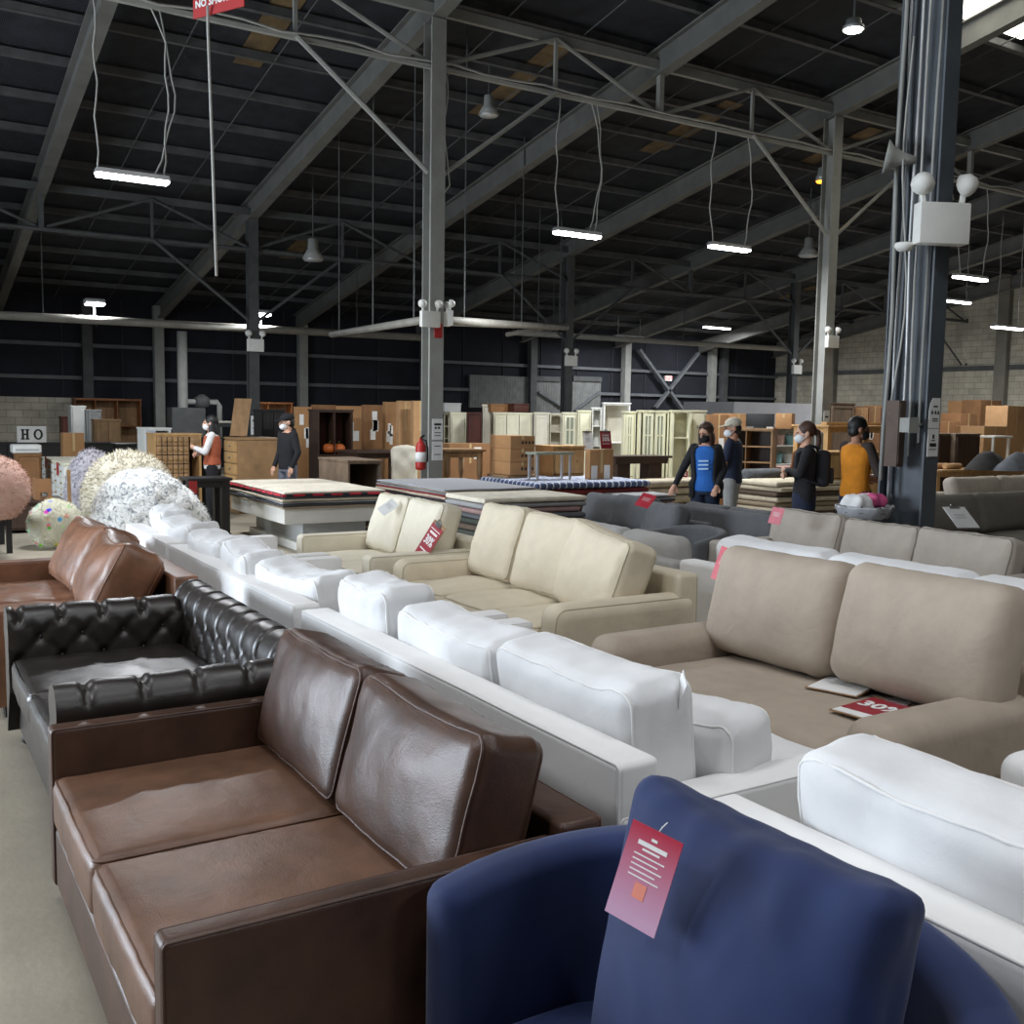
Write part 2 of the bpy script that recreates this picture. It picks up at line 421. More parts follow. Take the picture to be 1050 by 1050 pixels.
def sofa(name,label,loc,rotz,W,D,mt,arm_w=.14,arm_h=.62,seat_h=.47,seat_t=.17,back_h=.68,back_t=.14,ns=2,nb=2,r=.02,cr=.05,bcw=None,bch=.45,bct=.2,tilt=-.2,
         group=None,cat='sofa',smat=None,bmat=None,wr=.006,pipe=True,pmat=None,foot=True,arm_r=None,arm_slope=0,sag=.01,pleat=0,bpuff=.03,seed=1,skirt=False,seat_full=False,bc_list=None,bz=None,arms=(-1,1),armx=0,bfold=0):
    t=thing(name,label,cat,loc,rotz,group); smat=smat or mt; bmat=bmat or mt
    z0=.02 if skirt else .07
    arm_r=arm_r or r
    iw=W-2*arm_w
    fz=seat_h-seat_t
    MB().soft(iw+.02,D-.015,fz-z0,min(r,.02),n=8).build('frame',mt,t,(0,0.0,z0+(fz-z0)/2),smooth=True)
    for s in arms:
        def afn(p,s=s):
            q=Vector(p); v=p.z/(arm_h-z0)+.5
            u=p.y/(D/2)
            if arm_slope: q.z+=arm_slope*u*v
            if armx: q.x+=s*armx*max(0,(v-.62)/.38)**1*(1)
            n_=nz(p,3,seed+s)*.006*(r>.03); q.x+=n_
            if skirt: q.x+=.006*math.sin(p.y*22+s)*(1-v); q.y+=.006*math.sin(p.x*60)*(1-v)
            return q
        a=MB().soft(arm_w,D,arm_h-z0,arm_r,afn,n=14).build('arm',mt,t,(s*(W/2-arm_w/2),0,z0+(arm_h-z0)/2),smooth=True)
        if pipe:
            mb=MB(); piping(mb,arm_w,D,arm_h-z0,arm_r,afn,0,s,.004); piping(mb,arm_w,D,arm_h-z0,arm_r,afn,0,-s,.004)
            mb.build('piping',pmat or mt,a,smooth=True)
    bw=iw+.01 if back_h>arm_h+.0001 and False else W-2*arm_w*.02-(.0)
    def bfn(p):
        q=Vector(p); q.y+=.004*nz(p,2.5,seed+5)*(r>.02)
        return q
    b=MB().soft(W-.01,back_t,back_h-z0,min(r,.03) if r<.05 else r,bfn,n=20).build('back',mt,t,(0,D/2-back_t/2+.005,z0+(back_h-z0)/2),smooth=True)
    if pipe:
        mb=MB(); piping(mb,W-.01,back_t,back_h-z0,min(r,.03) if r<.05 else r,bfn,1,1,.005); mb.build('piping',pmat or mt,b,smooth=True)
    sd=D-back_t-.01
    if seat_full: ns_=1
    for i in range(ns):
        w=iw/ns; x=-iw/2+w*(i+.5)
        cushion('seat_cushion',t,(x,-D/2+sd/2+.0,seat_h-seat_t/2),(0,0,0),w-.006,sd,seat_t,cr*.8,smat,puff=(0,.006,.022),wr=wr*.8,wf=5,seed=seed*3+i,pipes=((2,1),) if pipe else (),pmat=pmat,n=24)
    if bc_list is None:
        bw=(bcw or iw/max(nb,1)); bc_list=[(-iw/2+iw/nb*(i+.5),0,0,bw,0) for i in range(nb)] if nb else []
    for i,bcx in enumerate(bc_list):
        x,dy,dz,w,yaw=bcx[:5]; roll=bcx[5] if len(bcx)>5 else 0
        y=D/2-back_t-bct/2-bch*.5*math.sin(-tilt)*.55+dy
        cushion('back_cushion',t,(x,y,seat_h+bch/2-.01+dz+(bz or 0)),(tilt,roll,yaw),w-.008,bct,bch,cr,bmat,puff=(.004,bpuff,.004),wr=wr,wf=4.5,seed=seed*7+i*2,sag=sag,pleat=pleat,pipes=((1,-1),(1,1)) if pipe else (),pmat=pmat,n=26)
    if foot and not skirt:
        for sx in(-1,1):
            for sy in(-1,1):
                MB().lathe([(.022,0),(.03,.075)],10).build('foot',DKWOOD,t,(sx*(W/2-.08),sy*(D/2-.08),0))
    return t
FX=-PI/2   # facing -X
BX=PI/2    # facing +X
def yc(a,b): return (a+b)/2
# --- row of leather pieces
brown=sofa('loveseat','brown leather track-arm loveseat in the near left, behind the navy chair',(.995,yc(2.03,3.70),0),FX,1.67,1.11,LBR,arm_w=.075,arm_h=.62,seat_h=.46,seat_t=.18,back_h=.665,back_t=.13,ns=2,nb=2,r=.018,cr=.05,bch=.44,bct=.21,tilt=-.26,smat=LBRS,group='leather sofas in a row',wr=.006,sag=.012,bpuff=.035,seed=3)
tan=sofa('loveseat','tan leather loveseat with two large slouched back cushions, beyond the tufted sofa',(1.0,yc(6.0,8.05),0),FX,2.05,1.1,LTAN,arm_w=.14,arm_h=.6,seat_h=.46,seat_t=.18,back_h=.72,back_t=.14,ns=2,nb=2,r=.02,cr=.07,bch=.5,bct=.28,tilt=-.48,group='leather sofas in a row',wr=.014,sag=.05,bpuff=.06,seed=9,bc_list=[(-.42,0,-.03,.9,0.05),(.42,0,-.05,.9,-.05)])

def chesterfield(loc,rotz,W,D):
    t=thing('chesterfield_sofa','dark espresso leather sofa with deep button tufting and rolled arms',  'sofa',loc,rotz,'leather sofas in a row')
    A=.2; B=.17
    # cross-section of a rolled, tufted panel: (outward, z)
    def prof(zt,z0=.30):
        R=.095; pts=[]
        for i in range(9): pts.append((0.0-.0,z0+(zt-R-z0)*i/8))
        for i in range(1,15):
            q=PI-PI*1.25*i/14; pts.append((R+R*math.cos(q),zt-R+R*math.sin(q)))
        e=pts[-1]; pts.append((.15,e[1]-.06))
        for i in range(1,5): pts.append((.15,(e[1]-.06)*(1-i/4)+.07*i/4))
        return pts
    def sweep(path,outs,zt,name,parent,L,offset=0):
        P=prof(zt); s=[0]
        for a,b in zip(P,P[1:]): s.append(s[-1]+math.hypot(b[0]-a[0],b[1]-a[1]))
        # resample finely
        M_=56; smax=s[-1]; rs=[]
        for i in range(M_+1):
            q=smax*i/M_; k=max(j for j in range(len(s)) if s[j]<=q+1e-9); k=min(k,len(P)-2); f=(q-s[k])/(s[k+1]-s[k])
            rs.append((P[k][0]+(P[k+1][0]-P[k][0])*f,P[k][1]+(P[k+1][1]-P[k][1])*f,q))
        top=.30; btn=set()
        au=.098; bs_=.105; n=int(L/.012)
        mb=MB(); vs=[]
        s_top=(zt-.095-.30)+.095*PI*.62
        for i in range(n+1):
            u=L*i/n; c=path(u/L); o=outs(u/L)
            for k,(oo,z,q) in enumerate(rs):
                a=rs[max(k-1,0)]; b=rs[min(k+1,M_)]; tx,tz=b[0]-a[0],b[1]-a[1]; l=math.hypot(tx,tz) or 1
                nx,nzz=-tz/l,tx/l
                uu=(u+offset)/au; ss=(q-.06)/bs_
                fade=1 if q<s_top else max(0,1-(q-s_top)/.10)
                if q<.03: fade*=q/.03
                if ss<2.6:
                    e1=abs(((uu+ss)/2)-round((uu+ss)/2))*2; e2=abs(((uu-ss)/2)-round((uu-ss)/2))*2
                    h=.014-.013*math.exp(-(e1/.24)**2)-.013*math.exp(-(e2/.24)**2)-.014*math.exp(-((e1**2+e2**2)/.04))
                else:
                    e=abs(uu-.75-round((uu-.75)/1))if False else abs(((uu+3)/2)-round((uu+3)/2))*2
                    e_=abs(((uu+3)/2)-round((uu+3)/2))*2
                    h=.014-.018*math.exp(-(e/.16)**2)*(1 if ss<3.2 else .6)-.012*math.exp(-(e_/.12)**2)
                h+=.003*nz((u,q,zt),14,4)
                d=h*fade
                vs.append(c+o*(oo+nx*d*1)+Vector((0,0,z+nzz*d)))
        w=M_+1
        fs=[(i*w+k,(i+1)*w+k,(i+1)*w+k+1,i*w+k+1) for i in range(n) for k in range(M_)]
        mb.add(vs,fs)
        mb.add(vs[:w],[tuple(range(w))]); mb.add(vs[n*w:n*w+w],[tuple(range(w-1,-1,-1))])
        ob=mb.build(name,LDK,parent,smooth=True); ob.data.set_sharp_from_angle(angle=rad(75))
        # buttons where the pleats cross
        bb=MB(); nb=0
        import itertools
        for r_ in range(0,4):
            q=.06+bs_*r_
            if q>s_top-.02: break
            k=min(range(len(rs)),key=lambda j:abs(rs[j][2]-q)); a=rs[max(k-1,0)]; b=rs[min(k+1,M_)]; tx,tz=b[0]-a[0],b[1]-a[1]; l=math.hypot(tx,tz); nx,nzz=-tz/l,tx/l
            for c_ in range(-1,40):
                if (c_+r_)%2: continue
                u=au*c_-offset
                if not .05<u<L-.05: continue
                p=path(u/L)+outs(u/L)*(rs[k][0]-nx*.022*-1*-1)+Vector((0,0,rs[k][1]-nzz*.022))
                p=path(u/L)+outs(u/L)*(rs[k][0]+nx*-.016)+Vector((0,0,rs[k][1]+nzz*-.016))
                MB().ell((0,0,0),(.011,.011,.011),8,6).build('button',LDK,ob,p,smooth=True)
        return ob
    La=D-.0
    # arms: inner face toward the seat
    for s in(-1,1):
        xin=s*(W/2-A)
        if s<0: sweep(lambda v:Vector((xin,-D/2+v*(D-.10),0)),lambda v:Vector((-1,0,0)),.70,'arm',t,D-.10,.05)
        else: sweep(lambda v:Vector((xin,-D/2+(1-v)*(D-.10),0)),lambda v:Vector((1,0,0)),.70,'arm',t,D-.10,.05)
    yb=D/2-A
    sweep(lambda v:Vector((-W/2+.03+v*(W-.06),yb,0)),lambda v:Vector((0,1,0)),.76,'back',t,W-.06,.05)
    MB().soft(W-.06,D-.1,.22,.02,n=10).build('frame',LDK,t,(0,0,.18),smooth=True)
    iw=W-2*A
    for i in(0,1):
        cushion('seat_cushion',t,(-iw/2+iw*(i+.5)/2,-.10,.385),(0,0,0),iw/2-.006,D-.22,.17,.04,LDK,puff=(0,.006,.022),wr=.006,seed=20+i,pipes=((2,1),(2,-1)))
    for sx in(-1,1):
        for sy in(-1,1):
            MB().lathe([(.02,0),(.045,.02),(.04,.05),(.03,.07)],12).build('foot',DKWOOD,t,(sx*(W/2-.1),sy*(D/2-.1),0),smooth=True)
    return t
chesterfield((1.0,yc(3.76,5.62),0),FX,1.84,1.04)

# --- navy barrel chair
def barrel_chair(loc,rotz):
    t=thing('barrel_chair','navy blue velvet barrel chair with a loose square back cushion','armchair',loc,rotz)
    R=.63; th=.12; fl=.10
    pts=[]; n1=8; n2=36
    L=fl+PI*(R-th/2)+fl
    path=[]
    rx=R-th/2; ry=.65-th/2
    for i in range(n2+1):
        q=PI-PI*i/n2; ex=2/2.5; cx=math.copysign(abs(math.cos(q))**ex,math.cos(q)); cy=abs(math.sin(q))**ex
        nn=Vector((math.copysign(abs(cx)**1.5,cx)/rx,cy**1.5/ry,0)).normalized(); path.append((Vector((rx*cx,ry*cy,0)),nn,cy))
    mb=MB(); vs=[]; rr=.045; ring=[]
    def sec(top,b=.05,sc=1):
        out=[]; h=th/2
        for cx,cz,a0 in((h-rr,top-rr,0),(-(h-rr),top-rr,PI/2)):
            for i in range(6):
                q=a0+PI/2*i/5; out.append((cx+rr*math.cos(q),cz+rr*math.sin(q)))
        k=10
        for i in range(1,k): out.append((-h,top-rr-(top-rr-b)*i/k))
        out.append((-h,b)); out.append((h,b))
        for i in range(1,k): out.append((h,b+(top-rr-b)*i/k))
        return out
    m=None
    def addring(c,o,top,sc,shift):
        nonlocal m
        s_=sec(top); m=len(s_); mid=(top+.05)/2
        for a,z in s_: vs.append(c+o*(a*sc)+Vector((0,0,mid+(z-mid)*(1-(1-sc)*.12)))+shift)
    top=lambda b: .665+.10*b**.8
    c0,o0,b0=path[0]; d=Vector((0,-1,0))
    for sc,k in((.25,.045),(.62,.038),(.86,.022),(.97,.006)): addring(c0,o0,top(0),sc,d*k)
    for c,o,b in path: addring(c,o,top(b),1,Vector((0,0,0)))
    c1,o1,b1=path[-1]
    for sc,k in((.97,.006),(.86,.022),(.62,.038),(.25,.045)): addring(c1,o1,top(0),sc,d*k)
    nr=len(vs)//m
    fs=[(i*m+j,i*m+(j+1)%m,(i+1)*m+(j+1)%m,(i+1)*m+j) for i in range(nr-1) for j in range(m)]
    fs.append(tuple(range(m-1,-1,-1))); fs.append(tuple((nr-1)*m+j for j in range(m)))
    mb.add(vs,fs); mb.build('barrel_shell',NAVY,t,smooth=True)
    # seat
    iw=2*(R-th)-.01
    def sf(p):
        q=Vector(p); v=p.y/.31
        if v>0: q.x*=max(.3,1-(v*.9)**2.6)**.4
        return q
    MB().soft(iw,.60,.16,.05,sf,n=20).build('seat_cushion',NAVY,t,(0,.25,.27),smooth=True)
    MB().soft(iw,.58,.15,.02,sf,n=20).build('frame',NAVY,t,(0,.25,.12),smooth=True)
    cushion('back_cushion',t,(.05,.27,.665),(-.2,.02,.06),.64,.12,.60,.05,NAVY,puff=(-.03,.09,-.025),wr=.006,wf=5,seed=41,pleat=.010,n=36)
    return t
barrel=barrel_chair((1.035,1.335,0),FX+.0)

# --- white row, backs to the leather row, facing +X
wl={0:'white slipcovered sofa in the near right, backing onto the navy chair',1:'long white slipcovered sofa directly behind the brown leather loveseat',2:'white slipcovered sofa with crumpled cushions behind the tufted dark sofa',3:'white slipcovered sofa at the far end of its row, beside the grey fur beanbags'}
def white(i,y0,y1,**k):
    W=y1-y0
    d=dict(arm_w=.15,arm_h=.6,seat_h=.48,seat_t=.17,back_h=.75,back_t=.15,ns=3,nb=3,r=.022,cr=.06,bch=.42,bct=.26,tilt=-.1,bmat=WHT,smat=WHT,group='white slipcovered sofas in a row',wr=.012,sag=.02,pleat=.005,seed=50+i*4,skirt=True,pmat=WHB)
    d.update(k)
    return sofa('sofa',wl[i],(1.68+1.24/2,(y0+y1)/2,0),BX,W,1.24,WHB,**d)
# local +x -> world +Y
white(1,2.12,4.62,bc_list=[(-.70,.0,.02,.80,0.0),(.12,0,.0,.82,0),(.85,.02,.05,.55,.0),(-.90,-.30,-.12,.46,.25)])
white(0,-.35,1.84,ns=2,bc_list=[(.42,0,.03,.98,.0),(-.55,0,.02,.96,0)],bch=.43)
white(2,4.72,7.28,bc_list=[(-.72,.02,-.02,.8,.1),(.1,.05,.0,.78,-.12),(.8,.05,0,.6,.1)],wr=.014,sag=.05,pleat=.008)
white(3,7.36,8.75,ns=2,bc_list=[(-.33,.03,.0,.62,.12),(.33,.0,.03,.62,-.1)],wr=.014,sag=.05,pleat=.008)
# --- cream and taupe row facing -X
# local +x -> world -Y
sofa('loveseat','cream loveseat with a red sale clipboard on its cushion, beside the rug platform',(3.06+.52,yc(6.95,8.55),0),FX,1.6,1.04,CRM2,arm_w=.16,arm_h=.62,seat_h=.47,seat_t=.16,back_h=.7,back_t=.16,ns=2,nb=2,r=.03,cr=.06,bch=.52,bct=.2,tilt=-.3,group='cream sofas in a row',pmat=CRP,wr=.008,seed=71,bpuff=.05,arm_r=.04)
sofa('sofa','cream three-seat slipcovered sofa in front of the stacked rugs',(3.18+.54,yc(4.66,6.84),0),FX,2.18,1.08,CRM,arm_w=.2,arm_h=.62,seat_h=.47,seat_t=.17,back_h=.74,back_t=.16,ns=3,nb=3,r=.03,cr=.06,bch=.56,bct=.24,tilt=-.3,group='cream sofas in a row',pmat=CRP,wr=.01,seed=75,bpuff=.055,skirt=True,arm_r=.09,armx=.02,
     bc_list=[(-.66,0,0,.62,0),(.02,-.02,-.01,.66,.04),(.58,-.05,-.05,.76,-.12,.12)])
taupe=sofa('loveseat','taupe linen loveseat with clipboards lying on its bench seat',(3.0+.52,yc(2.26,4.12),0),FX,1.86,1.04,TAU,arm_w=.24,arm_h=.6,seat_h=.46,seat_t=.2,back_h=.72,back_t=.16,ns=1,nb=2,r=.05,cr=.09,bch=.56,bct=.24,tilt=-.24,wr=.006,seed=81,bpuff=.05,pipe=False,arm_r=.085,bc_list=[(-.37,.09,.02,.84,0),(.46,.09,.04,.84,0)])
sofa('sofa','white sofa at the right edge, next along from the taupe loveseat',(3.2+.5,1.05,0),FX,1.9,1.0,WHB,arm_w=.2,arm_h=.58,seat_h=.46,back_h=.66,ns=2,nb=0,r=.05,cr=.06,arm_r=.07,wr=.006,seed=85,skirt=True,pipe=False)
# --- white row behind, facing +X
for i,(y0,y1,l,ys) in enumerate(((2.1,5.2,'white three-cushion sofa backing onto the taupe loveseat',0),(-.2,2.0,'white sofa past the right edge of the taupe loveseat',0))):
    W=y1-y0
    sofa('sofa',l,(4.56+.55,(y0+y1)/2,0),BX,W,1.1,WHB,arm_w=.16,arm_h=.6,seat_h=.48,back_h=.74,back_t=.15,ns=3,nb=3 if W>2.5 else 2,r=.03,cr=.08,bch=.44,bct=.26,tilt=-.1,bmat=WHT,group='white sofas behind the cream row',wr=.008,seed=90+i,skirt=True,pipe=False,bz=.0)
sofa('sofa','pale grey sofa behind the cream three-seat sofa',(4.9+.5,6.5,0),BX,1.7,1.0,LGR,arm_w=.16,arm_h=.54,seat_h=.44,back_h=.64,ns=2,nb=2,r=.04,cr=.08,bch=.36,bct=.22,tilt=-.1,wr=.006,seed=95,pipe=False)
# --- taupe-grey and charcoal row
sofa('sofa','taupe grey sofa with three gathered back cushions and a pink tag',(6.3+.55,yc(4.15,6.8),0),FX,2.65,1.1,TAU2,arm_w=.16,arm_h=.6,seat_h=.47,back_h=.7,back_t=.16,ns=3,nb=3,r=.04,cr=.06,bch=.46,bct=.22,tilt=-.25,wr=.01,pleat=.008,seed=101,pmat=TAU3,bz=-.05,bc_list=[(-.86,0,0,.82,0),(-.06,0,-.02,.76,0),(.74,-.04,-.02,.86,-.05)])
# ------------------------------------------------------------------ hanging fixtures
def lamp(o_loc,L,power,col=(.93,.96,1)):
    l=bpy.data.lights.new('led_tube_light','AREA'); l.shape='RECTANGLE'; l.size=L; l.size_y=.14; l.energy=power; l.color=col
    o=bpy.data.objects.new('led_tube_light',l); C.objects.link(o); o.location=o_loc; return o
LP=95
def led(p,label,ztop,L=1.25,cords=((-.5,0),(.5,.1)),power=LP,group='hanging LED lights'):
    t=thing('hanging_light',label,'light',p,0,group)
    mb=MB(); mb.prism([(-L/2,.0),(L/2,.0),(L/2-.02,.06),(-L/2+.02,.06)],-.07,.07); mb.build('housing',GALV,t)
    MB().soft(L-.03,.15,.05,.02,n=6).build('diffuser',EMIT,t,(0,0,-.015),smooth=True)
    for x,sway in cords:
        x=max(-.46*L,min(.46*L,x*L/1.2))
        h=ztop-p[2]; pts=[(x,0,.05)]
        n=10
        for i in range(1,n+1): pts.append((x+sway*math.sin(PI*i/n*1.0)*(1 if i<n else 0)+.02*math.sin(i*1.7+x),.01*math.sin(i),.05+(h-.05)*i/n))
        MB().tube(pts,.011,5).build('cord',CORD,t,smooth=True)
    if power: lamp((p[0],p[1],p[2]-.07),L,power)
    return t
near=[(136,182,97,174,'long LED tube light hanging high at the upper left',((-.55,0),(.35,.25),(.5,.06))),
 (592,240,567,618,'LED tube light hanging right of the tall grey column, on looping cords',((-.5,-.06),(.3,.2),(.45,.1))),
 (748,254,727,771,'LED tube light hanging left of the second grey column',((-.5,-.1),(.45,.12))),
 (995,285,978,1013,'LED tube light hanging just right of the dark column, upper of two',((-.4,-.1),(.45,.1)))]
for px,py,a,b,l,cs in near:
    p=ony(px,py,Y1); L=abs(ony(b,py,Y1).x-ony(a,py,Y1).x)
    led((p.x,p.y,p.z),l,zs1,L=L*(1.0 if px<200 else .92),cords=cs,power=LP*1.6)
far=[(735,336,722,748,'small distant LED light hanging above the masked woman in the blue tee'),
 (863,322,853,873,'small distant LED light just right of the second grey column'),
 (1033,336,1018,1047,'distant LED light at the right edge before the block wall'),
 (980,309,967,995,'LED light beside the dark column, lower of two'),
 (645,346,636,652,'tiny distant LED light above the X-braced back wall')]
for px,py,a,b,l in far:
    Y=1.25/(ratio(b)-ratio(a)); Y=min(Y,27.5); p=ony(px,py,Y)
    led((p.x,p.y,p.z),l,zr(Y)+.4,power=LP*1.6,cords=((-.45,0),(.45,0)))
# unseen fixtures added around the camera to light the near sofas
for x,y in ((-3,2.5),(2.5,-3.5),(-2.5,9.5)):
    led((x,y,5.1),'LED tube light hanging over the near aisle, outside the photo',zr(y)+.4,power=LP*.9)
# small flood lights on the pipe
def flood(px,py,Y,label):
    p=ony(px,py,Y); t=thing('flood_light',label,'light',(p.x,p.y,p.z),0,'flood lights on the back pipe')
    MB().soft(.42,.3,.12,.04,n=6).build('housing',GALV,t,(0,0,.06),smooth=True)
    MB().soft(.38,.26,.06,.02,n=6).build('diffuser',EMIT,t,(0,-.03,-.0),smooth=True)
    MB().tube([(0,0.05,.0),(0,.05,-.34)],.02,6).build('stem',GALV,t)
    lamp((p.x,p.y,p.z-.05),.3,LP*.9)
flood(97,312,24,'white flood light standing on the pale pipe at the far left')
flood(268,323,24,'white flood light by the dark second-row column')
# high-bay lights
GREENW=mat('green_white_lamp',(225,255,238),.5,0,emit=22); AMB=mat('amber_lamp',(255,150,30),.5,0,emit=7)
def highbay(px,py,Y,label,lit=None,sc=1,arm=None,rs=None):
    p=ony(px,py,Y); t=thing('high_bay_light',label,'light',(p.x,p.y,p.z),0,None)
    if rs: t.scale=rs
    mb=MB(); mb.lathe([(.04,.42),(.1,.4),(.11,.2),(.14,.16),(.25*sc,0),(.24*sc,0),(.1,.14),(.05,.16)],16); mb.build('reflector',STEELM if not lit else GALV,t,smooth=True)
    MB().lathe([(.0,.02),(.22*sc,.02),(.2*sc,-.03),(.0,-.05)],16).build('lens',lit or GALV,t,smooth=True)
    MB().tube([(0,0,.42),(0,0,zr(Y)+.61-p.z)] if not arm else [(0,0,.42),(0,0,.5),arm],.015,5).build('hook_stem',STEELD,t)
    return t
highbay(875,31,10.0,'round lit high-bay light with a greenish glow near the roof',GREENW,.6,rs=(1,1,.35))
highbay(501,118,14.5,'unlit bell-shaped high-bay light right of the tall grey column',None,.9,rs=(.75,.75,.75))
highbay(843,186,13.4,'amber glowing lamp beside the second grey column',AMB,.6,arm=(.3,-.3,.5),rs=(.8,.8,.6))
highbay(403,0,14,'unlit bell high-bay light above the frame edge') if False else None
highbay(321,266,20,'unlit small high-bay light between the second-row columns',None,.9)
highbay(829,262,17,'unlit bell high-bay light left of the second grey column, low')
# ------------------------------------------------------------------ emergency light units on columns
def exitpack(loc,rotz,sc,label):
    t=thing('emergency_light',label,'emergency light',loc,rotz,'twin-head emergency lights'); t.scale=(sc,)*3
    MB().box(-.17,.17,-.05,.05,-.13,.13).build('battery_box',WHITEP,t,bevel=.01)
    for s in(-1,1):
        o=MB().tube([(s*.13,0,.13),(s*.14,0,.2)],.02,6).build('bracket',WHITEP,t)
        h=MB(); h.lathe([(.03,.06),(.06,.03),(.075,-.02),(.07,-.03)],12); h.build('lamp_head',WHITEP,t,(s*.15,-.02,.25),(rad(80),0,s*.4),smooth=True)
        MB().lathe([(.0,-.031),(.062,-.031),(.0,-.04)],12).build('lamp_lens',GALV,t,(s*.15,-.02,.25),(rad(80),0,s*.4),smooth=True)
    return t
c1x=RX[4]; c2x=RX[6]
p=ony(438,327,Y1-.2); exitpack((c1x-.14,Y1-.19,p.z),0,.85,'white twin-head emergency light on the left face of the tall grey column')
p=ony(454,327,Y1); exitpack((c1x+.20,Y1-.10,p.z),rad(75),.8,'white twin-head emergency light on the right edge of the tall grey column')
p=ony(849,350,Y1-.2); exitpack((c2x,Y1-.19,p.z),0,.85,'white emergency light on the second grey column')
p=ony(585,370,Y2-.2); exitpack((RX[6],Y2-.18,p.z),0,1,'white emergency light on the far column before the barn doors')
p=ony(260,354,Y2-.2); exitpack((RX[4],Y2-.18,p.z),0,1,'white emergency light on the dark column at the left')
p=ony(819,379,Y2-.2); exitpack((RX[8],Y2-.18,p.z),0,1,'white emergency light on the far thin column left of the second grey column')
RED=mat('sign_red',(168,44,44),.5,.06); PAPER=mat('paper_white',(228,228,226),.7,.04); INK=mat('ink_black',(35,35,38),.7)
tag(MB().box(-.06,.06,-.005,.005,-.1,.1).build('column_placard',RED,None,(c1x+.02,Y1-.14,ony(447,340,Y1).z)),'small red placard under the emergency lights on the tall column','sign')
def poster(name,label,loc,rotz,w,h,lines,cut=False,group=None):
    t=thing(name,label,'sign',loc,rotz,group)
    if cut: MB().prism([(-w/2,-h/2),(w/2,-h/2),(w/2,h/2),(-w*.2,h/2),(-w*.42,h*.3),(-w/2,h*.05)],-.003,.003).build('sheet',PAPER,t)
    else: MB().box(-w/2,w/2,-.003,.003,-h/2,h/2).build('sheet',PAPER,t)
    mb=MB()
    for kind,x,z,a,b in lines:
        if kind=='b': mb.box(x-a/2,x+a/2,-.006,-.003,z-b/2,z+b/2)
        else: mb.prism([(x-a/2,z-b/2),(x+a/2,z-b/2),(x+a*.3,z),(x,z+b/2),(x-a*.3,z)],-.006,-.003)
    mb.build('print',INK,t)
    return t
z=ony(447,440,Y1).z
poster('column_notice','white printed notice on the tall grey column, above a second sheet',(c1x+.02,Y1-.14,z),0,.17,.3,[('b',0,.07,.11,.03),('b',-.03,.02,.03,.03),('b',.02,.02,.03,.03),('b',0,-.05,.1,.012),('b',0,-.09,.1,.012)])
z=ony(447,462,Y1).z
poster('column_notice','plain white sheet on the tall grey column, below the printed notice',(c1x+.02,Y1-.14,z),0,.17,.27,[('b',0,.07,.1,.012),('b',0,-.05,.1,.012)])
z=ony(848,433,Y1).z
poster('column_notice','narrow white notice on the second grey column',(c2x,Y1-.145,z),0,.15,.42,[('b',0,.1,.08,.03),('b',0,-.04,.08,.05),('b',0,-.14,.09,.015)])
z=ony(262,436,Y2).z
poster('column_notice','white notice on the dark column behind the masked man',(RX[4],Y2-.135,z),0,.2,.4,[('b',0,.1,.12,.04),('b',0,-.06,.12,.02)])
# ------------------------------------------------------------------ big dark column close by
bx=8.05; by=bx/ratio(957)+.24
struct(column(bx,by,.20,.48,COLD,zt=zr(by)+.5,name='column'))
zt=zr(by)
cnd=[(-.06,.15,.018),(-.11,.08,.016),(-.15,.16,.02),(-.12,.0,.016),(-.15,-.09,.012),(-.06,-.14,.014)]
for i,(dx,dy,r) in enumerate(cnd):
    dy-=.0
    pts=[]; n=14
    for k in range(n+1):
        f=k/n; zz=.9+.12*i+(zt-1.2)*f
        pts.append((bx+dx+.012*math.sin(k*1.3+i*2),by+dy+.01*math.sin(k*.9+i),zz))
    tag(MB().tube(pts,r,6).build('conduit',[GALV,COLD,STEELM][i%3] if i!=4 else CORD,smooth=True),'grey conduit running up inside the dark column' ,'conduit','conduits on the dark column')
pts=[(bx-.25+.05*math.sin(k*.8)-.02*k/10,by-.02+.06*math.cos(k*.7),1.75+.3*k) for k in range(12)]
tag(MB().tube(pts,.009,5).build('loose_cable',CORD,smooth=True),'loose pale cable hanging down the left of the dark column','cable')
p=onx(941,233,bx-.2); 
exitpack((bx-.16,by-.33,p.z+.0),rad(-25),1.35,'large white twin-head emergency light high on the dark column')
exitpack((bx+.27,by+.05,p.z),rad(50),1.2,'white emergency light turned side-on behind the dark column')
t=thing('loudspeaker_horn','grey horn loudspeaker high on the left of the dark column','loudspeaker',(bx-.26,by+.06,ony(925,160,by).z),0)
MB().lathe([(.03,-.14),(.05,-.05),(.09,.06),(.15,.12),(.14,.12),(.07,.04)],14).build('horn',STEELM,t,(0,0,0),(0,rad(-80),rad(-48)),smooth=True)
MB().tube([(0.02,0,0),(.2,.05,-.02)],.02,6).build('mount_arm',STEELM,t)
t=thing('security_camera','small white dome camera below the emergency light on the dark column','camera',(bx-.34,by-.10,ony(922,255,by).z),0)
MB().lathe([(.0,-.04),(.06,-.035),(.085,0),(.08,.03),(.0,.035)],14).build('dome',WHITEP,t,smooth=True)
MB().tube([(0,0,.02),(.14,.06,.05)],.02,6).build('mount_arm',WHITEP,t)
BRN=mat('brown_panel',(92,76,66),.7,.2,5,kind='wood',bs=2)
o=thing('electrical_panel','tall brown panel box fixed beside the dark column','panel',(by*ratio(918.5),by,1.66),0)
MB().box(-.05,.05,-.07,.07,-.38,.22).build('cabinet_body',BRN,o,bevel=.006)
MB().box(-.04,.04,-.076,-.07,-.35,.19).build('door',BRN,o)
o=thing('junction_box','small grey junction box on the dark column, right of the brown panel','junction box',((by-.2)*ratio(932),by-.2,1.66),0)
MB().box(-.06,.06,-.05,.05,-.065,.065).build('box_body',STEELM,o,bevel=.006)
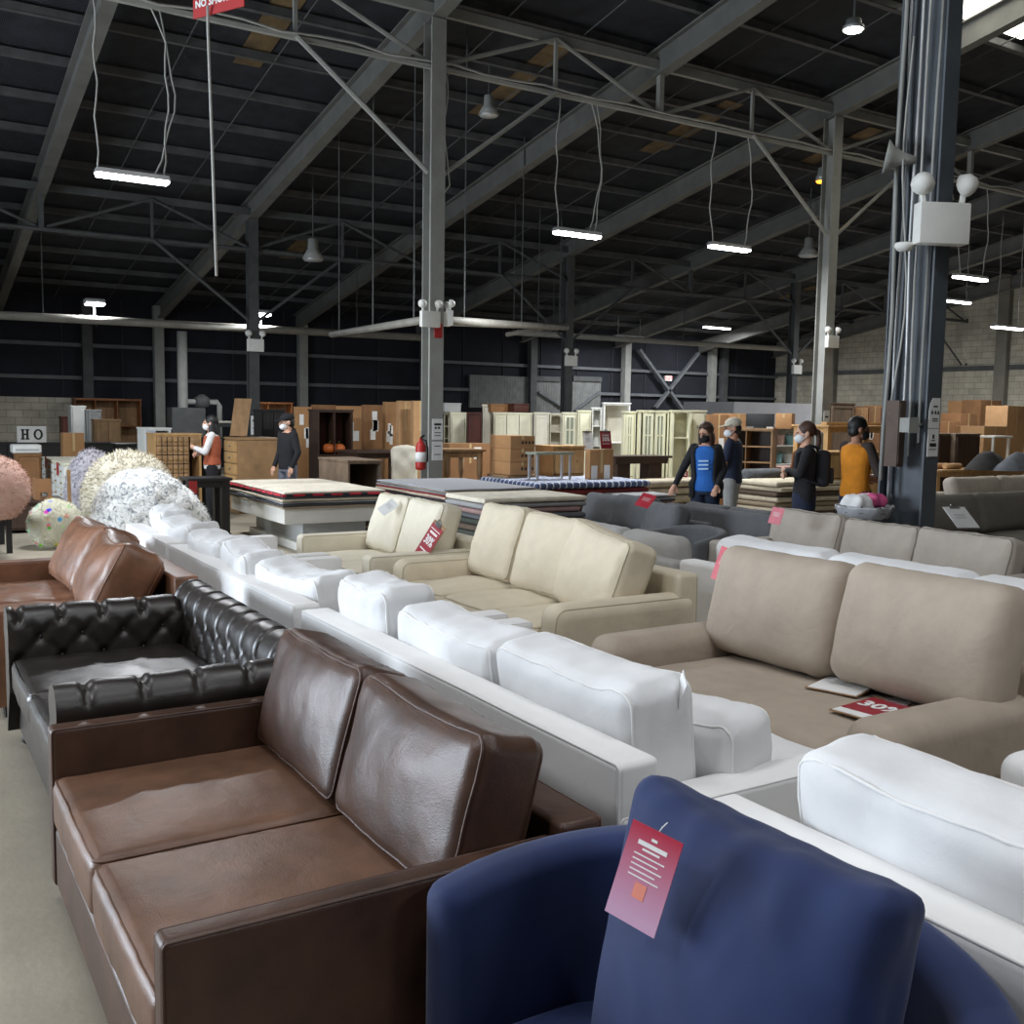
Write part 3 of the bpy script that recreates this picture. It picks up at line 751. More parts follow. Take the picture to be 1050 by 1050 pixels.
MB().box(-.065,.065,-.056,-.05,-.07,.07).build('cover',STEELM,o)
MB().tube([(0,.02,0),(bx-o.location.x-.01,.06,0)],.02,8).build('conduit_stub',STEELM,o)
poster('column_notice','white notice with three arrows on the dark column, upper of two',(bx,by-.248,1.77),0,.15,.27,[('b',.01,.06,.06,.012),('t',-.035,0.01,.03,.035),('t',.01,.01,.03,.035),('t',.05,.01,.03,.035),('b',.01,-.05,.08,.008),('b',.01,-.07,.08,.008)],cut=True)
poster('column_notice','white notice with an icon on the dark column, lower of two',(bx,by-.248,1.505),0,.15,.25,[('b',0,.055,.025,.035),('b',0,.02,.05,.008),('b',0,-.02,.09,.03),('b',0,-.06,.1,.006)])
# ------------------------------------------------------------------ NO SMOKING sign and pull cord
p=ony(224,-2,9.0)
t=thing('hanging_sign','red NO SMOKING sign hanging at the top edge of the photo','sign',(p.x,p.y,p.z-.09),rad(-62))
MB().box(-.3,.3,-.006,.006,-.03,.34).build('board',RED,t)
add_text('lettering','NO SMOKING',.084,PAPER,t,(0,-.008,.075),(rad(90),0,0),bold=.003)
MB().tube([(-.2,0,.34),(-.2,0,zr(9)+.4-p.z)],.008,5).build('wire',CORD,t); MB().tube([(.2,0,.34),(.2,0,zr(9)+.4-p.z)],.008,5).build('wire',CORD,t)
a=ony(213,15,9.1); b=ony(222,283,9.1)
tag(MB().tube([(a.x-.01,9.06,a.z+.06),(a.x,9.1,a.z-.1),((a.x+b.x)/2,9.1,(a.z+b.z)/2),(b.x,9.1,b.z)],.012,6).build('pull_cord',CORD,smooth=True),'thin white pull cord dangling below the red NO SMOKING sign','cord')
# cables lashed along the strut
def cable(pts,r,label,mt=CORD): return tag(MB().tube(pts,r,5).build('cable',mt,smooth=True),label,'cable')
cable([(x*.5,Y1-.06,zs1+.05+.02*math.sin(x*1.9)-.02*(x%3==0)) for x in range(2,52)],.018,'white cable lashed along the cross strut between the columns')
cable([(c1x+.13+.03*math.sin(k*.9),Y1-.1,zs1-.1-.14*k) for k in range(9)]+[(c1x+.2,Y1-.1,zs1-1.6),(c1x+.12,Y1-.1,zs1-1.7)],.012,'white cable looping down beside the tall grey column')
# ------------------------------------------------------------------ pipes in front of the back wall
PIPE=mat('pale_pipe',(150,147,138),.6,.15,4)
def run(name,label,a,b,r,mt=PIPE):
    o=tag(MB().tube([a,b],r,8).build(name,mt,smooth=True),label,'pipe'); a=Vector(a); b=Vector(b)
    for f in(.1,.5,.9):
        q=a+(b-a)*f; MB().tube([q,(q.x,q.y,zr(q.y)+.6)],.012,5).build('hanger_rod',STEELD,o)
    return o
a=ony(-10,325,24); b=ony(432,346,24); run('overhead_pipe','pale pipe running level across the left back wall',(-6,24,a.z-.0),(b.x,24,b.z),.09)
a=ony(340,343,18); b=ony(436,328,Y1+.3); run('overhead_pipe','short pale pipe running back from the tall grey column',tuple(a),tuple(b),.06)
a=ony(456,329,Y1+.2); b=ony(581,336,20.9); run('overhead_pipe','pale pipe between the tall grey column and the far column',tuple(a),tuple(b),.07)
a=ony(520,343,19.5); b=ony(580,333,20.9); run('overhead_pipe','short diagonal pipe left of the far column',tuple(a),tuple(b),.05)
a=ony(530,341,24); b=ony(840,360,24); run('overhead_pipe','pale pipe running level in front of the X-braced wall',tuple(a),tuple(b),.08)
# back wall steelwork
GIRT=mat('wall_girt_grey',(98,101,104),.8,.15,3)
def ystrip(zpy,px,w): 
    z=ony(px,zpy,YW-.1).z
    return struct(MB().box(XL,XR,YW-.12,YW-.02,z-w/2,z+w/2).build('trim_1',GIRT))
for py,px in((388,100),(362,260)): ystrip(py,px,.1)
for px in(163,310,435,545,641,729,741,90): 
    X=ony(px,400,YW-.15).x
    struct(MB().box(X-.13,X+.13,YW-.3,YW-.04,0,zr(YW)+.4).build('wall_column',STEELM if px in(163,310,641,729) else STEELD))
def wp(px,py): p=ony(px,py,YW-.2); return tuple(p)
for a,b in(((655,358),(700,420)),((716,362),(672,418))): struct(MB().bar(wp(*a),wp(*b),.16,.1).build('brace_beam',GIRT))
WALLB=mat('wall_batten',(44,46,54),.9)
for k in range(0,26): 
    x=XL+.8+k*1.55
    struct(MB().box(x-.02,x+.02,YW-.03,YW,2.0,zr(YW)+.5).build('trim_2',WALLB))
# barn doors, grey boards with diagonal brace
GB=mat('grey_boards',(112,114,112),.85,.2,4,kind='wave',bump=.5,bs=3,stretch=(1,1,1))
for i,(a,b,up) in enumerate(((549,585,1),(587,616,-1))):
    x0=ony(a,400,YW-.2).x; x1=ony(b,400,YW-.2).x; z1=ony(a,387,YW-.2).z
    d=struct(MB().box(x0,x1,YW-.2,YW-.12,0,z1).build('door_%d'%(i+1),GB))
    z0=ony(a,421,YW-.2).z
    p0,p1=((x0+.1,YW-.24,z1-.5),(x1-.1,YW-.24,z0)) if up>0 else ((x0+.1,YW-.24,z0),(x1-.1,YW-.24,z1-.5))
    MB().bar(p0,p1,.1,.06).build('brace',GIRT,d)
    MB().box(x0,x1,YW-.26,YW-.2,z1-.12,z1+.05).build('header_rail',STEELD,d)
z1=ony(480,384,YW-.2).z
struct(MB().box(ony(483,386,YW-.2).x,ony(543,386,YW-.2).x,YW-.14,YW-.05,1.9,z1).build('wall_panel',GB))
EX=mat('exit_red_glow',(255,90,90),.5,0,emit=2.2)
p=ony(685,388,YW-.25); t=thing('exit_sign','red glowing EXIT sign on the X-braced back wall','sign',tuple(p))
MB().box(-.16,.16,-.04,.04,-.1,.1).build('housing',WHITEP,t); add_text('lettering','EXIT',.15,EX,t,(0,-.045,0),(rad(90),0,0),bold=.006)
# dark loading door frame in the left wall
struct(MB().box(XL-.1,XL+.06,6.85,7,0,4.5).build('door_3_frame',STEELM)); struct(MB().box(XL-.1,XL+.06,15,15.15,0,4.5).build('door_3_frame',STEELM)); struct(MB().box(XL-.1,XL+.06,6.85,15.15,4.4,4.55).build('door_3_frame',STEELM))
# right block wall: pilasters and ledge
BLK2=mat('block_pilaster',(124,120,110),.9,.15,2)
for y in(27,20,14): struct(MB().box(XR-.22,XR,y-.2,y+.2,0,zr(y)+.4).build('wall_pilaster',BLK2))
struct(MB().box(XR-.08,XR,YF,YW,3.4,3.55).build('trim_3',STEELD))
# ------------------------------------------------------------------ stored furniture
KRAFT=mat('cardboard',(170,127,84),.85,.1,4,kind='wave',bump=.05,bs=30); KRAFT2=mat('cardboard_pale',(188,146,102),.85,.1,4); KRAFTD=mat('cardboard_dark',(140,100,64),.85,.12,4)
TAPE=mat('packing_tape',(196,168,120),.35,.05); LABEL=mat('shipping_label',(232,230,225),.7,.04)
OAK=mat('oak_wood',(158,124,86),.6,.2,4,kind='wood',bs=2.5); PINE=mat('honey_pine',(190,150,98),.6,.15,4,kind='wood',bs=2.5); ORANGEW=mat('orange_wood',(150,92,48),.55,.2,4,kind='wood',bs=3)
WALN=mat('dark_walnut',(66,46,36),.5,.25,4,kind='wood',bs=3); BLKW=mat('black_painted_wood',(30,29,30),.5,.2,4); REDW=mat('mahogany',(78,36,26),.5,.2,4,kind='wood',bs=3); GREYW=mat('weathered_wood',(132,112,92),.8,.2,5,kind='wood',bs=3)
IVORY=mat('ivory_paint',(226,222,196),.6,.06,5); IVY=mat('pale_yellow_paint',(228,225,194),.6,.06,5); CREAMP=mat('cream_panel',(212,206,188),.6,.08,5); GREYP=mat('grey_paint',(165,166,164),.6,.08,5)
GLASS=mat('cabinet_glass',(150,156,140),.12,.1,4,spec=.6); BRASS=mat('brass_knob',(170,140,80),.35,.1,metal=.9); STEELK=mat('steel_knob',(150,150,150),.35,.1,metal=.9)
def base(px0,px1,pt,t,D=None,pl=None):
    """front-left corner seen at px0, right end at px1, top at pt; pl is where the far end of the left side is seen"""
    d=ray(px0,428)*t; X0,Y=d.x,d.y; X1=Y*ratio(px1); z=ony(px0,pt,Y).z
    if pl is not None: D=X0/ratio(pl)-Y
    return X0,X1-X0,Y,D or .5,z
def cab(name,label,cat,px0,px1,pt,t,D=.5,pl=None,mt=OAK,cells=(),open_=False,z0=0,front=None,knob=BRASS,group=None,yaw=0,inner=None):
    X0,W,Y,D,z=base(px0,px1,pt,t,D,pl)
    if yaw:
        r1=ray(px1,428); c_,s_=math.cos(rad(yaw)),math.sin(rad(yaw)); W=(X0*r1.y-Y*r1.x)/(s_*r1.x-c_*r1.y)
    h=z-z0; th=.025; fm=front or mt
    o=thing(name,label,cat,(X0,Y,z0),rad(yaw),group)
    mb=MB(); mb.box(0,th,0,D,0,h); mb.box(W-th,W,0,D,0,h); mb.box(th,W-th,0,D,h-th,h); mb.box(th,W-th,0,D,.04,.04+th); mb.box(th,W-th,D-.015,D,.04,h-th,1)
    mb.box(-.015,W+.015,-.015,D+.01,h,h+.025)
    mb.build('carcass',[mt,inner or mt],o)
    X=lambda u:th+(W-2*th)*u; Z=lambda v:.065+(h-.09)*v
    for c in cells:
        k,u0,u1,v0,v1=c[:5]; x0,x1,z0_,z1=X(u0)+.006,X(u1)-.006,Z(v0)+.006,Z(v1)-.006
        if k=='door':
            d=MB(); d.box(x0,x1,-.018,.004,z0_,z1); m_=.05
            if x1-x0>.2: 
                d.box(x0,x0+m_,-.026,-.018,z0_,z1); d.box(x1-m_,x1,-.026,-.018,z0_,z1); d.box(x0+m_,x1-m_,-.026,-.018,z1-m_,z1); d.box(x0+m_,x1-m_,-.026,-.018,z0_,z0_+m_)
            d=d.build('door',fm,o); kx=x1-.03 if (len(c)<6 or c[5]>0) else x0+.03
            MB().ell((kx,-.04,(z0_+z1)/2),(.014,.014,.014),8,5).build('knob',knob,d,smooth=True)
        elif k=='drawer':
            d=MB().box(x0,x1,-.018,.004,z0_,z1).build('drawer',fm,o,bevel=.004)
            MB().ell(((x0+x1)/2,-.035,(z0_+z1)/2),(.016,.018,.014),8,5).build('knob',knob,d,smooth=True)
        elif k=='shelf':
            MB().box(x0-.006,x1+.006,.01,D-.02,z0_-.012,z0_+.012).build('shelf',mt,o)
        elif k=='post':
            MB().box(x0,x1,0,D-.02,z0_,z1).build('divider',mt,o)
        elif k=='glass':
            d=MB(); f=.045
            d.box(x0,x0+f,-.02,.004,z0_,z1); d.box(x1-f,x1,-.02,.004,z0_,z1); d.box(x0+f,x1-f,-.02,.004,z1-f,z1); d.box(x0+f,x1-f,-.02,.004,z0_,z0_+f)
            n=c[5] if len(c)>5 else 4; nc=c[6] if len(c)>6 else 2
            for i in range(1,n): zz=z0_+(z1-z0_)*i/n; d.box(x0+f,x1-f,-.016,.002,zz-.012,zz+.012)
            for i in range(1,nc): xx=x0+(x1-x0)*i/nc; d.box(xx-.012,xx+.012,-.016,.002,z0_+f,z1-f)
            d=d.build('door',fm,o); MB().box(x0+f,x1-f,-.006,-.002,z0_+f,z1-f).build('pane',GLASS,d)
    return o
def grid_cells(k,nx,nz,u0=0,u1=1,v0=0,v1=1):
    return [(k,u0+(u1-u0)*i/nx,u0+(u1-u0)*(i+1)/nx,v0+(v1-v0)*j/nz,v0+(v1-v0)*(j+1)/nz) for i in range(nx) for j in range(nz)]
def carton(label,px0,px1,pt,t,D=.4,pl=None,mt=KRAFT,z0=0,labels=1,group='cardboard cartons',tape=True,seed=0,h=None):
    X0,W,Y,D,z=base(px0,px1,pt,t,D,pl)
    if h: z0=z-h
    h=z-z0; r=random.Random(seed+int(px0*7))
    o=thing('cardboard_box',label,'box',(X0,Y,z0),0,group)
    MB().box(0,W,0,D,0,h).build('carton_body',mt,o,bevel=.006)
    if tape:
        mb=MB(); mb.box(0,W,D/2-.025,D/2+.025,h,h+.002); mb.box(W/2-.02,W/2+.02,-.002,0,h*.72,h+.002) if W<1 else None
        mb.build('packing_tape',TAPE,o)
    for i in range(labels):
        w=min(.14,W*.25); hh=min(.2,h*.22); x=r.uniform(.05*W,.95*W-w); zz=r.uniform(h*.55,max(h*.56,h*.95-hh))
        MB().box(x,x+w,-.004,0,zz,zz+hh).build('shipping_label',LABEL,o)
    return o
def table(name,label,px0,px1,pt,t,D=.7,pl=None,mt=WALN,leg=.06,shelf=None,turned=False,ped=False,group=None,tm=None,apron=True,z0=0):
    X0,W,Y,D,z=base(px0,px1,pt,t,D,pl); z-=z0
    o=thing(name,label,'table',(X0,Y,z0),0,group)
    MB().box(0,W,0,D,z-.035,z).build('tabletop',tm or mt,o,bevel=.005)
    if apron: 
        mb=MB(); mb.box(.05,W-.05,.05,.07,z-.12,z-.035); mb.box(.05,W-.05,D-.07,D-.05,z-.12,z-.035); mb.box(.05,.07,.07,D-.07,z-.12,z-.035); mb.box(W-.07,W-.05,.07,D-.07,z-.12,z-.035); mb.build('apron',mt,o)
    if ped:
        for x in(W*.22,W*.78): MB().box(x-W*.11,x+W*.11,.1,D-.1,0,z-.035).build('pedestal',mt,o,bevel=.006)
    else:
        for x in(.03,W-.03-leg):
            for y in(.03,D-.03-leg):
                if turned:
                    MB().lathe([(.02,0),(.03,.05),(.018,.09),(.04,z*.35),(.03,z*.55),(.018,z*.6),(.045,z*.7),(.045,z-.035)],10).build('leg',mt,o,(x+leg/2,y+leg/2,0),smooth=True)
                else: MB().box(x,x+leg,y,y+leg,0,z-.035).build('leg',mt,o)
    if shelf: MB().box(.02,W-.02,.02,D-.02,shelf,shelf+.04).build('shelf',mt,o)
    return o
# ---- left background
cab('counter_cabinet','long low black cabinet in the left background, under the white HO sign','cabinet',-25,118,455,20,.5,mt=BLKW,cells=grid_cells('door',5,1),knob=STEELK)
X0,W,Y,D,z=base(17,47,437,20.3,.08); zc=base(-25,118,455,20)[4]+.026
o=thing('letter_sign','white board with black letters H O standing on the black counter','sign',(X0,Y,zc)); MB().box(0,W,0,.06,0,z-zc).build('board',WHITEP,o,bevel=.004)
hh=(z-zc); Lm=MB(); w_=W*.3; x_=W*.12; zb_=hh*.18; zt_l=hh*.82; st=w_*.24
for sx in(x_+w_*.12,x_+w_*.64): Lm.box(sx,sx+st,-.006,0,zb_,zt_l); Lm.box(sx-w_*.1,sx+st+w_*.1,-.006,0,zb_,zb_+hh*.08); Lm.box(sx-w_*.1,sx+st+w_*.1,-.006,0,zt_l-hh*.08,zt_l)
Lm.box(x_+w_*.3,x_+w_*.7,-.006,0,hh*.46,hh*.55); Lm.build('letter_h',INK,o)
Lo=MB(); nn=28; cx_=W*.72; vs=[]
for q in range(nn):
    a=2*PI*q/nn
    for yy in(-.006,0):
        for kx,kz in((.16,.33),(.085,.23)): vs.append((cx_+W*kx*math.cos(a),yy,hh*.5+hh*kz*math.sin(a)))
fs=[]
for q in range(nn):
    a=q*4; b=((q+1)%nn)*4; fs+=[(a,b,b+1,a+1),(a+2,a+3,b+3,b+2),(a,a+2,b+2,b),(a+1,b+1,b+3,a+3)]
Lo.add(vs,fs).build('letter_o',INK,o)
cab('storage_cabinet','brown boxy cabinet left of the white drawer chests','cabinet',16,41,467,17,.5,mt=KRAFTD,cells=[('door',0,1,0,1)])
X0,W,Y,D,z=base(12,42,456,17,.5); zb=base(16,41,467,17)[4]+.03
o=thing('white_appliance','white countertop appliance resting on the brown boxy cabinet','appliance',(X0,Y,zb)); MB().soft(W,.45,z-zb,.03,n=8).build('casing',WHITEP,o,(W/2,.22,(z-zb)/2),smooth=True); MB().box(W*.1,W*.9,-.012,.0,.05,(z-zb)*.5).build('front_panel',GREYP,o)
# white drawer chests with fronts toward the left
def chest_left(label,px_near,px_far,pt,t,W,nx,nz,mt,front,group,name='drawer_chest',knob=BRASS):
    d=ray(px_near,428)*t; X0=d.x; Y0_=d.y; Yf=X0/ratio(px_far); L=Yf-Y0_; z=ony(px_near,pt,Y0_).z
    o=thing(name,label,'dresser',(X0,Yf,0),-PI/2,group)   # local x runs toward the camera
    mb=MB(); mb.box(0,L,0,W,.04,z-.03); mb.box(-.015,L+.015,-.015,W,z-.03,z); mb.box(.04,L-.04,.03,W-.03,0,.04); mb.build('carcass',mt,o)
    for i in range(nx):
        for j in range(nz):
            x0=L*i/nx+.02; x1=L*(i+1)/nx-.02; z0=.07+(z-.12)*j/nz+.01; z1=.07+(z-.12)*(j+1)/nz-.01
            d=MB().box(x0,x1,-.018,0,z0,z1).build('drawer',front,o,bevel=.004); MB().ell(((x0+x1)/2,-.03,(z0+z1)/2),(.02,.02,.015),8,5).build('knob',knob,d,smooth=True)
    return o,L,z
w1,L1,zw=chest_left('white chest of drawers beside the lavender beanbag, nearer of two with red tags',66,54.5,475,15.4,1.1,2,4,IVORY,WHITEP,'white drawer chests')
w2,L2,_=chest_left('white chest of drawers by the brown boxy cabinet, farther of two with red tags',54,42.5,472,17.2,1.1,2,4,IVORY,WHITEP,'white drawer chests')
for w_,L_,l in((w1,L1,'red tag on the nearer white chest of drawers'),(w2,L2,'red tag on the farther white chest of drawers')):
    q=w_.location; tag(MB().box(-.004,.004,-.07,.07,-.1,.1).build('price_tag',RED,None,(q.x-.03,q.y-L_*.45,zw-.12)),l,'tag','red tags on stored furniture')
cab('low_cabinet','low dark brown cabinet behind the pink and floral beanbags','cabinet',6,66,517,13.4,.9,mt=WALN,cells=grid_cells('door',2,1),front=WALN)
zl=base(6,66,517,13.4)[4]+.026
X0,W,Y,D,z=base(36,53,492,13.6,.2); o=thing('cardboard_stand','small open cardboard stand on the low brown cabinet','box',(X0,Y+.2,zl)); h=z-zl
mb=MB(); mb.box(0,W,.0,.02,h*.35,h); mb.box(0,W*.3,0,.02,0,h*.35); mb.box(W*.75,W,0,.02,0,h*.35); mb.build('front_panel',KRAFTD,o); MB().box(0,W,.02,.3,0,.02).build('base_panel',KRAFTD,o); MB().box(0,.02,.02,.3,.02,h).build('side_panel',KRAFTD,o)
X0,W,Y,D,z=base(-40,8,531,11.6,1.0); table('dark_table','dark low table carrying the pink beanbag at the left edge',-45,12,531,11.3,1.0,mt=BLKW)
cab('display_shelf','tall orange wood display frame against the left back wall','shelf',77,145,409,27,.5,mt=ORANGEW,cells=[('post',.29,.31,0,1),('post',.63,.65,0,1),('shelf',0,1,.62,.63)],inner=OAK)
cab('tall_cabinet','narrow tall white cabinet before the orange display frame','cabinet',73,88,417,23,.5,mt=WHITEP,cells=[('door',0,1,0,1)])
cab('small_cabinet','grey-white cabinet right of the narrow tall white one','cabinet',89,104,421,23,.4,mt=GREYP,cells=[('door',0,1,.5,1),('door',0,1,0,.5)])
cab('wooden_wardrobe','brown wooden cabinet in front of the orange display frame','cabinet',97,124,431,21.5,.4,mt=OAK,cells=[('door',0,.5,0,1,1),('door',.5,1,0,1,-1)])
cab('wall_cupboard','small dark red cupboard against the block wall by the HO sign','cabinet',63,72,428,24,.4,mt=REDW,cells=[('door',0,1,0,1)])
carton('square kraft carton at the left, below the narrow white cabinet',64,86,444,19.0,.35,labels=0)
table('black_table','black side table left of the blue-wrapped white cabinet',119,146,455,19,.6,mt=BLKW)
cab('white_cabinet','white cabinet with pale blue wrapped doors, left of the apothecary dresser','cabinet',148,175,440,17.6,.6,mt=WHITEP,cells=[('door',0,.42,0,1),('open',0,0,0,0)],front=mat('blue_grey_wrap',(188,194,204),.5,.1,8))
cab('apothecary_dresser','pale wood dresser of many small drawers with an open bay at its right','dresser',158,206,446,16.2,.55,mt=PINE,front=OAK,cells=grid_cells('drawer',6,8,0,.74)+[('post',.74,.76,0,1),('drawer',.77,1,.82,1)],inner=WALN)
cab('black_cabinet','black cabinet right behind the woman in the orange vest','cabinet',205,226,450,17.5,.5,mt=BLKW,cells=[('door',0,1,0,1)])
o,_,_=chest_left('tall wooden chest of drawers right of the woman in the orange vest',243,230,449,16.4,.75,1,6,OAK,PINE,None,'tall_drawer_chest',STEELK)
table('console_table','black console table with low shelf, under the woman in the orange vest',192,238,491,12.6,.5,mt=BLKW,shelf=.08,leg=.1)
cd_=ony(198,500,12.6*ray(192).y-.03); tag(MB().box(-.05,.05,-.004,.004,-.08,.08).build('price_tag',RED,None,tuple(cd_)),'red tag on the black console table','tag','red tags on stored furniture')
table('school_desk','long pale-topped bench standing behind the wooden chest of drawers',222,262,432,22,.6,mt=STEELD,tm=CREAMP)
tag(MB().add([(0,0,0),(.28,0,0),(.28,.03,0),(0,.03,0),(.12,.1,.62),(.4,.1,.62),(.4,.13,.62),(.12,.13,.62)],[(3,2,1,0),(4,5,6,7),(0,1,5,4),(1,2,6,5),(2,3,7,6),(3,0,4,7)]).build('wooden_plank',OAK,None,tuple(Vector((0,0,0))+Vector(ony(236,447,16.4*ray(243).y+.4)))),'short leaning plank on top of the wooden chest of drawers','board')
# standpipe machinery by the back wall
p=ony(188,445,27); o=thing('standpipe','grey standpipe with valve and elbow near the left back wall','pipe',(p.x,27,0))
zt=ony(188,340,27).z; MB().tube([(0,0,0),(0,0,zt)],.13,10).build('riser',STEELM,o,smooth=True)
x2=ony(223,415,27).x-p.x; zz=ony(200,412,27).z; MB().tube([(0,0,zz),(x2,0,zz),(x2+.05,0,zz-.1),(x2+.05,0,zz-1.2)],.07,8).build('branch_pipe',STEELM,o,smooth=True)
MB().lathe([(.05,-.2),(.2,-.1),(.2,.1),(.05,.2)],12).build('valve',STEELD,o,(x2*.55,0,zz),smooth=True); MB().box(-.35,.5,-.3,.3,.0,ony(188,418,27).z-.0).build('pump_housing',STEELD,o,bevel=.02)
cab('shelf_frame','low orange wood frame on the wall side of the dark left column','shelf',249,300,413,25.5,.4,mt=ORANGEW,cells=[('shelf',0,1,.75,.76),('post',.5,.52,0,1)],inner=OAK)
cab('black_panel_cabinet','black panel cabinet behind the masked man in the hoodie','cabinet',268,292,421,20.2,.5,mt=BLKW,cells=[('door',0,.5,0,1),('door',.5,1,0,1)])
def tufted_chair(label,px0,px1,pt,t,rz=0,mt=CREAMP):
    X0,W,Y,D,z=base(px0,px1,pt,t,.7)
    o=thing('tufted_chair',label,'chair',(X0+W/2,Y+.35,0),rz,'cream upholstered chairs')
    def bf(p):
        q=Vector(p); q.x*=1+.12*max(0,p.z/(z*.35)); q.y+=.15*max(0,p.z); q.z+= .05*math.cos(p.x*PI/W)*(p.z>0)
        e1=abs(((p.x/.14+p.z/.14)/2)%1-.5)*2; e2=abs(((p.x/.14-p.z/.14)/2)%1-.5)*2
        if p.y<0: q.y-=.015*(e1+e2-1)
        return q
    MB().soft(W*.95,.14,z-.42,.05,bf,n=22).build('backrest',mt,o,(0,.25,.42+(z-.42)/2),smooth=True)
    MB().soft(W*.95,.62,.16,.05,n=8).build('seat',mt,o,(0,0,.42),smooth=True)
    for sx in(-1,1):
        for sy in(-1,1): MB().lathe([(.018,0),(.028,.34)],8).build('leg',WALN,o,(sx*W*.38,sy*.24,0))
    return o
tufted_chair('cream chair with a red tag standing beside the masked man in the hoodie',279,293,462,17.2,rad(-60))
tufted_chair('cream button-tufted chair beside the fire extinguisher',411,437,461,15.5,rad(-30))
# ---- tall cartons and the hutch
for px0,px1,pt,t,l,m_ in((303,320,417,19.4,'tall flat carton leftmost in the brown row behind the masked man',KRAFT),(321,344,415,19.8,'tall flat carton second from left, just behind the dark hutch',KRAFTD),(345,372,416,20,'wide tall carton behind the right half of the dark hutch',KRAFT),(373,394,415,19.6,'tall carton right of the dark hutch, with white label strips',KRAFTD),(395,408,412,19,'narrow tall carton left of the pair by the tall column',KRAFT)):
    carton(l,px0,px1,pt,t,.12,mt=m_,labels=4,group='tall cartons in the brown row',tape=False)
carton('big square-topped carton leaning by the tall grey column, left of the last',409,423,411,18.4,.12,mt=KRAFT2,labels=0,group='tall cartons in the brown row')
o=carton('big plain carton right against the tall grey column',424,438,411,18.2,.12,mt=KRAFT2,labels=0,group='tall cartons in the brown row')
hx=cab('display_hutch','dark walnut hutch with two pumpkins on its open shelf','cabinet',326,362,421,17.6,.45,mt=WALN,cells=[('post',.46,.5,0,1),('shelf',0,1,.53,.54)],inner=REDW)
PUMP=mat('pumpkin_orange',(206,108,48),.5,.2,5); STEMG=mat('pumpkin_stem',(98,92,52),.8)
X0,W,Y,D,z=base(326,362,421,17.6,.45); zs_=.065+(z-.09)*.53+.02
for px,l in((338,'orange pumpkin in the dark hutch, left of two'),(347,'orange pumpkin in the dark hutch, right of two')):
    x=(Y+.15)*ratio(px); r_=.125
    vs=MB()
    def pf(u,v,r_=r_):
        a=2*PI*u; b=PI*v; k=1+.07*abs(math.cos(a*4.5)); return (r_*k*math.sin(b)*math.cos(a),r_*k*math.sin(b)*math.sin(a),.10-.1*math.cos(b)*(1-.25*math.sin(b)**4*0)-.018*math.exp(-(min(b,PI-b)/.4)**2)*(1 if b>PI/2 else -1))
    o=thing('pumpkin',l,'pumpkin',(x,Y+.17,zs_),0,'pumpkins in the hutch'); vs.grid(pf,54,14); vs.build('rind',PUMP,o,smooth=True); MB().tube([(0,0,.17),(.01,0,.21),(.03,0,.235)],[.02,.013,.014],7).build('stalk',STEMG,o,smooth=True)
cab('wooden_chest','low pale wooden chest with a grey end, in front of the dark hutch','chest',357,392,474,14.2,.8,pl=327,mt=GREYW,cells=[])
table('dark_dining_table','dark brown dining table before the tall cartons, left of the tufted chair',366,426,463,16.4,.9,mt=WALN)
# fire extinguisher on the column
ER=mat('extinguisher_red',(176,40,36),.4,.1)
p=ony(441,465,Y1-.3); o=thing('fire_extinguisher','red fire extinguisher hanging on the tall grey column','fire extinguisher',(RX[4]-.2,Y1-.05,p.z-.25))
MB().lathe([(.0,0),(.07,.01),(.075,.05),(.075,.34),(.05,.4),(.025,.42),(.02,.46)],14).build('cylinder_body',ER,o,smooth=True); MB().lathe([(.076,.12),(.077,.26)],14).build('paper_band',PAPER,o,smooth=True)
MB().bar((0,0,.46),(0,-.1,.5),.03,.02).build('trigger_handle',BLACK,o); MB().tube([(0,0,.45),(.08,-.02,.42),(.1,-.03,.25),(.09,-.03,.12)],.012,6).build('hose',BLACK,o,smooth=True)
# ---- centre background
table('farmhouse_table','small brown wooden table with turned legs, right of the tall column',457,499,461,14.6,.7,mt=OAK,turned=True,leg=.08)
carton('long low brown carton lying behind the turned-leg table',461,504,455,17,.5,mt=KRAFTD,labels=1)
for pt_,l in((474,'lowest of three stacked cartons left of the cream cabinets'),(460.5,'middle of three stacked cartons left of the cream cabinets'),(447,'topmost of three stacked cartons left of the cream cabinets')):
    c=carton(l,524,549,pt_,14.6,.5,pl=503,labels=0,group='three stacked cartons',h=.188)
    W=base(524,549,447,14.6)[1]; mb=MB()
    for k in range(4): mb.box(W*.45+k*.06,W*.45+k*.06+.03,-.004,0,.07,.11)
    mb.build('printed_marks',INK,c)
table('low_table','low brown table under the three stacked cartons',522,551,487.8,14.6,.9,pl=500,mt=OAK)
cab('open_shelf','narrow white open shelf right of the tall column','shelf',455,461,424,20.5,.28,mt=IVORY,cells=[('shelf',0,1,v,v+.01) for v in(.3,.5,.7,.85)],yaw=-30)
cab('wardrobe','cream wardrobe beside the dark mahogany one','wardrobe',462,478,424,20,.28,mt=IVORY,cells=[('door',0,1,0,1)],yaw=-30)
cab('wardrobe','dark mahogany narrow wardrobe among the cream cabinets','wardrobe',479,494,424,19.5,.28,mt=REDW,cells=[('door',0,1,0,1)],inner=BLKW,yaw=-30)
cab('wardrobe','tall cream cabinet rising just right of the mahogany wardrobe','wardrobe',495,505,416,20.2,.28,mt=CREAMP,cells=[('door',0,1,0,1)],yaw=-30)
cab('wardrobe','wide cream wardrobe with three plain doors','wardrobe',506,546,424,20,.28,mt=IVORY,cells=[('door',0,.33,0,1),('door',.33,.67,0,1),('door',.67,1,0,1,-1)],yaw=-30)
cab('wardrobe','cream single-door wardrobe left of the open shelf unit','wardrobe',548,563,424,19.8,.28,mt=CREAMP,cells=[('door',0,1,0,1)],yaw=-30)
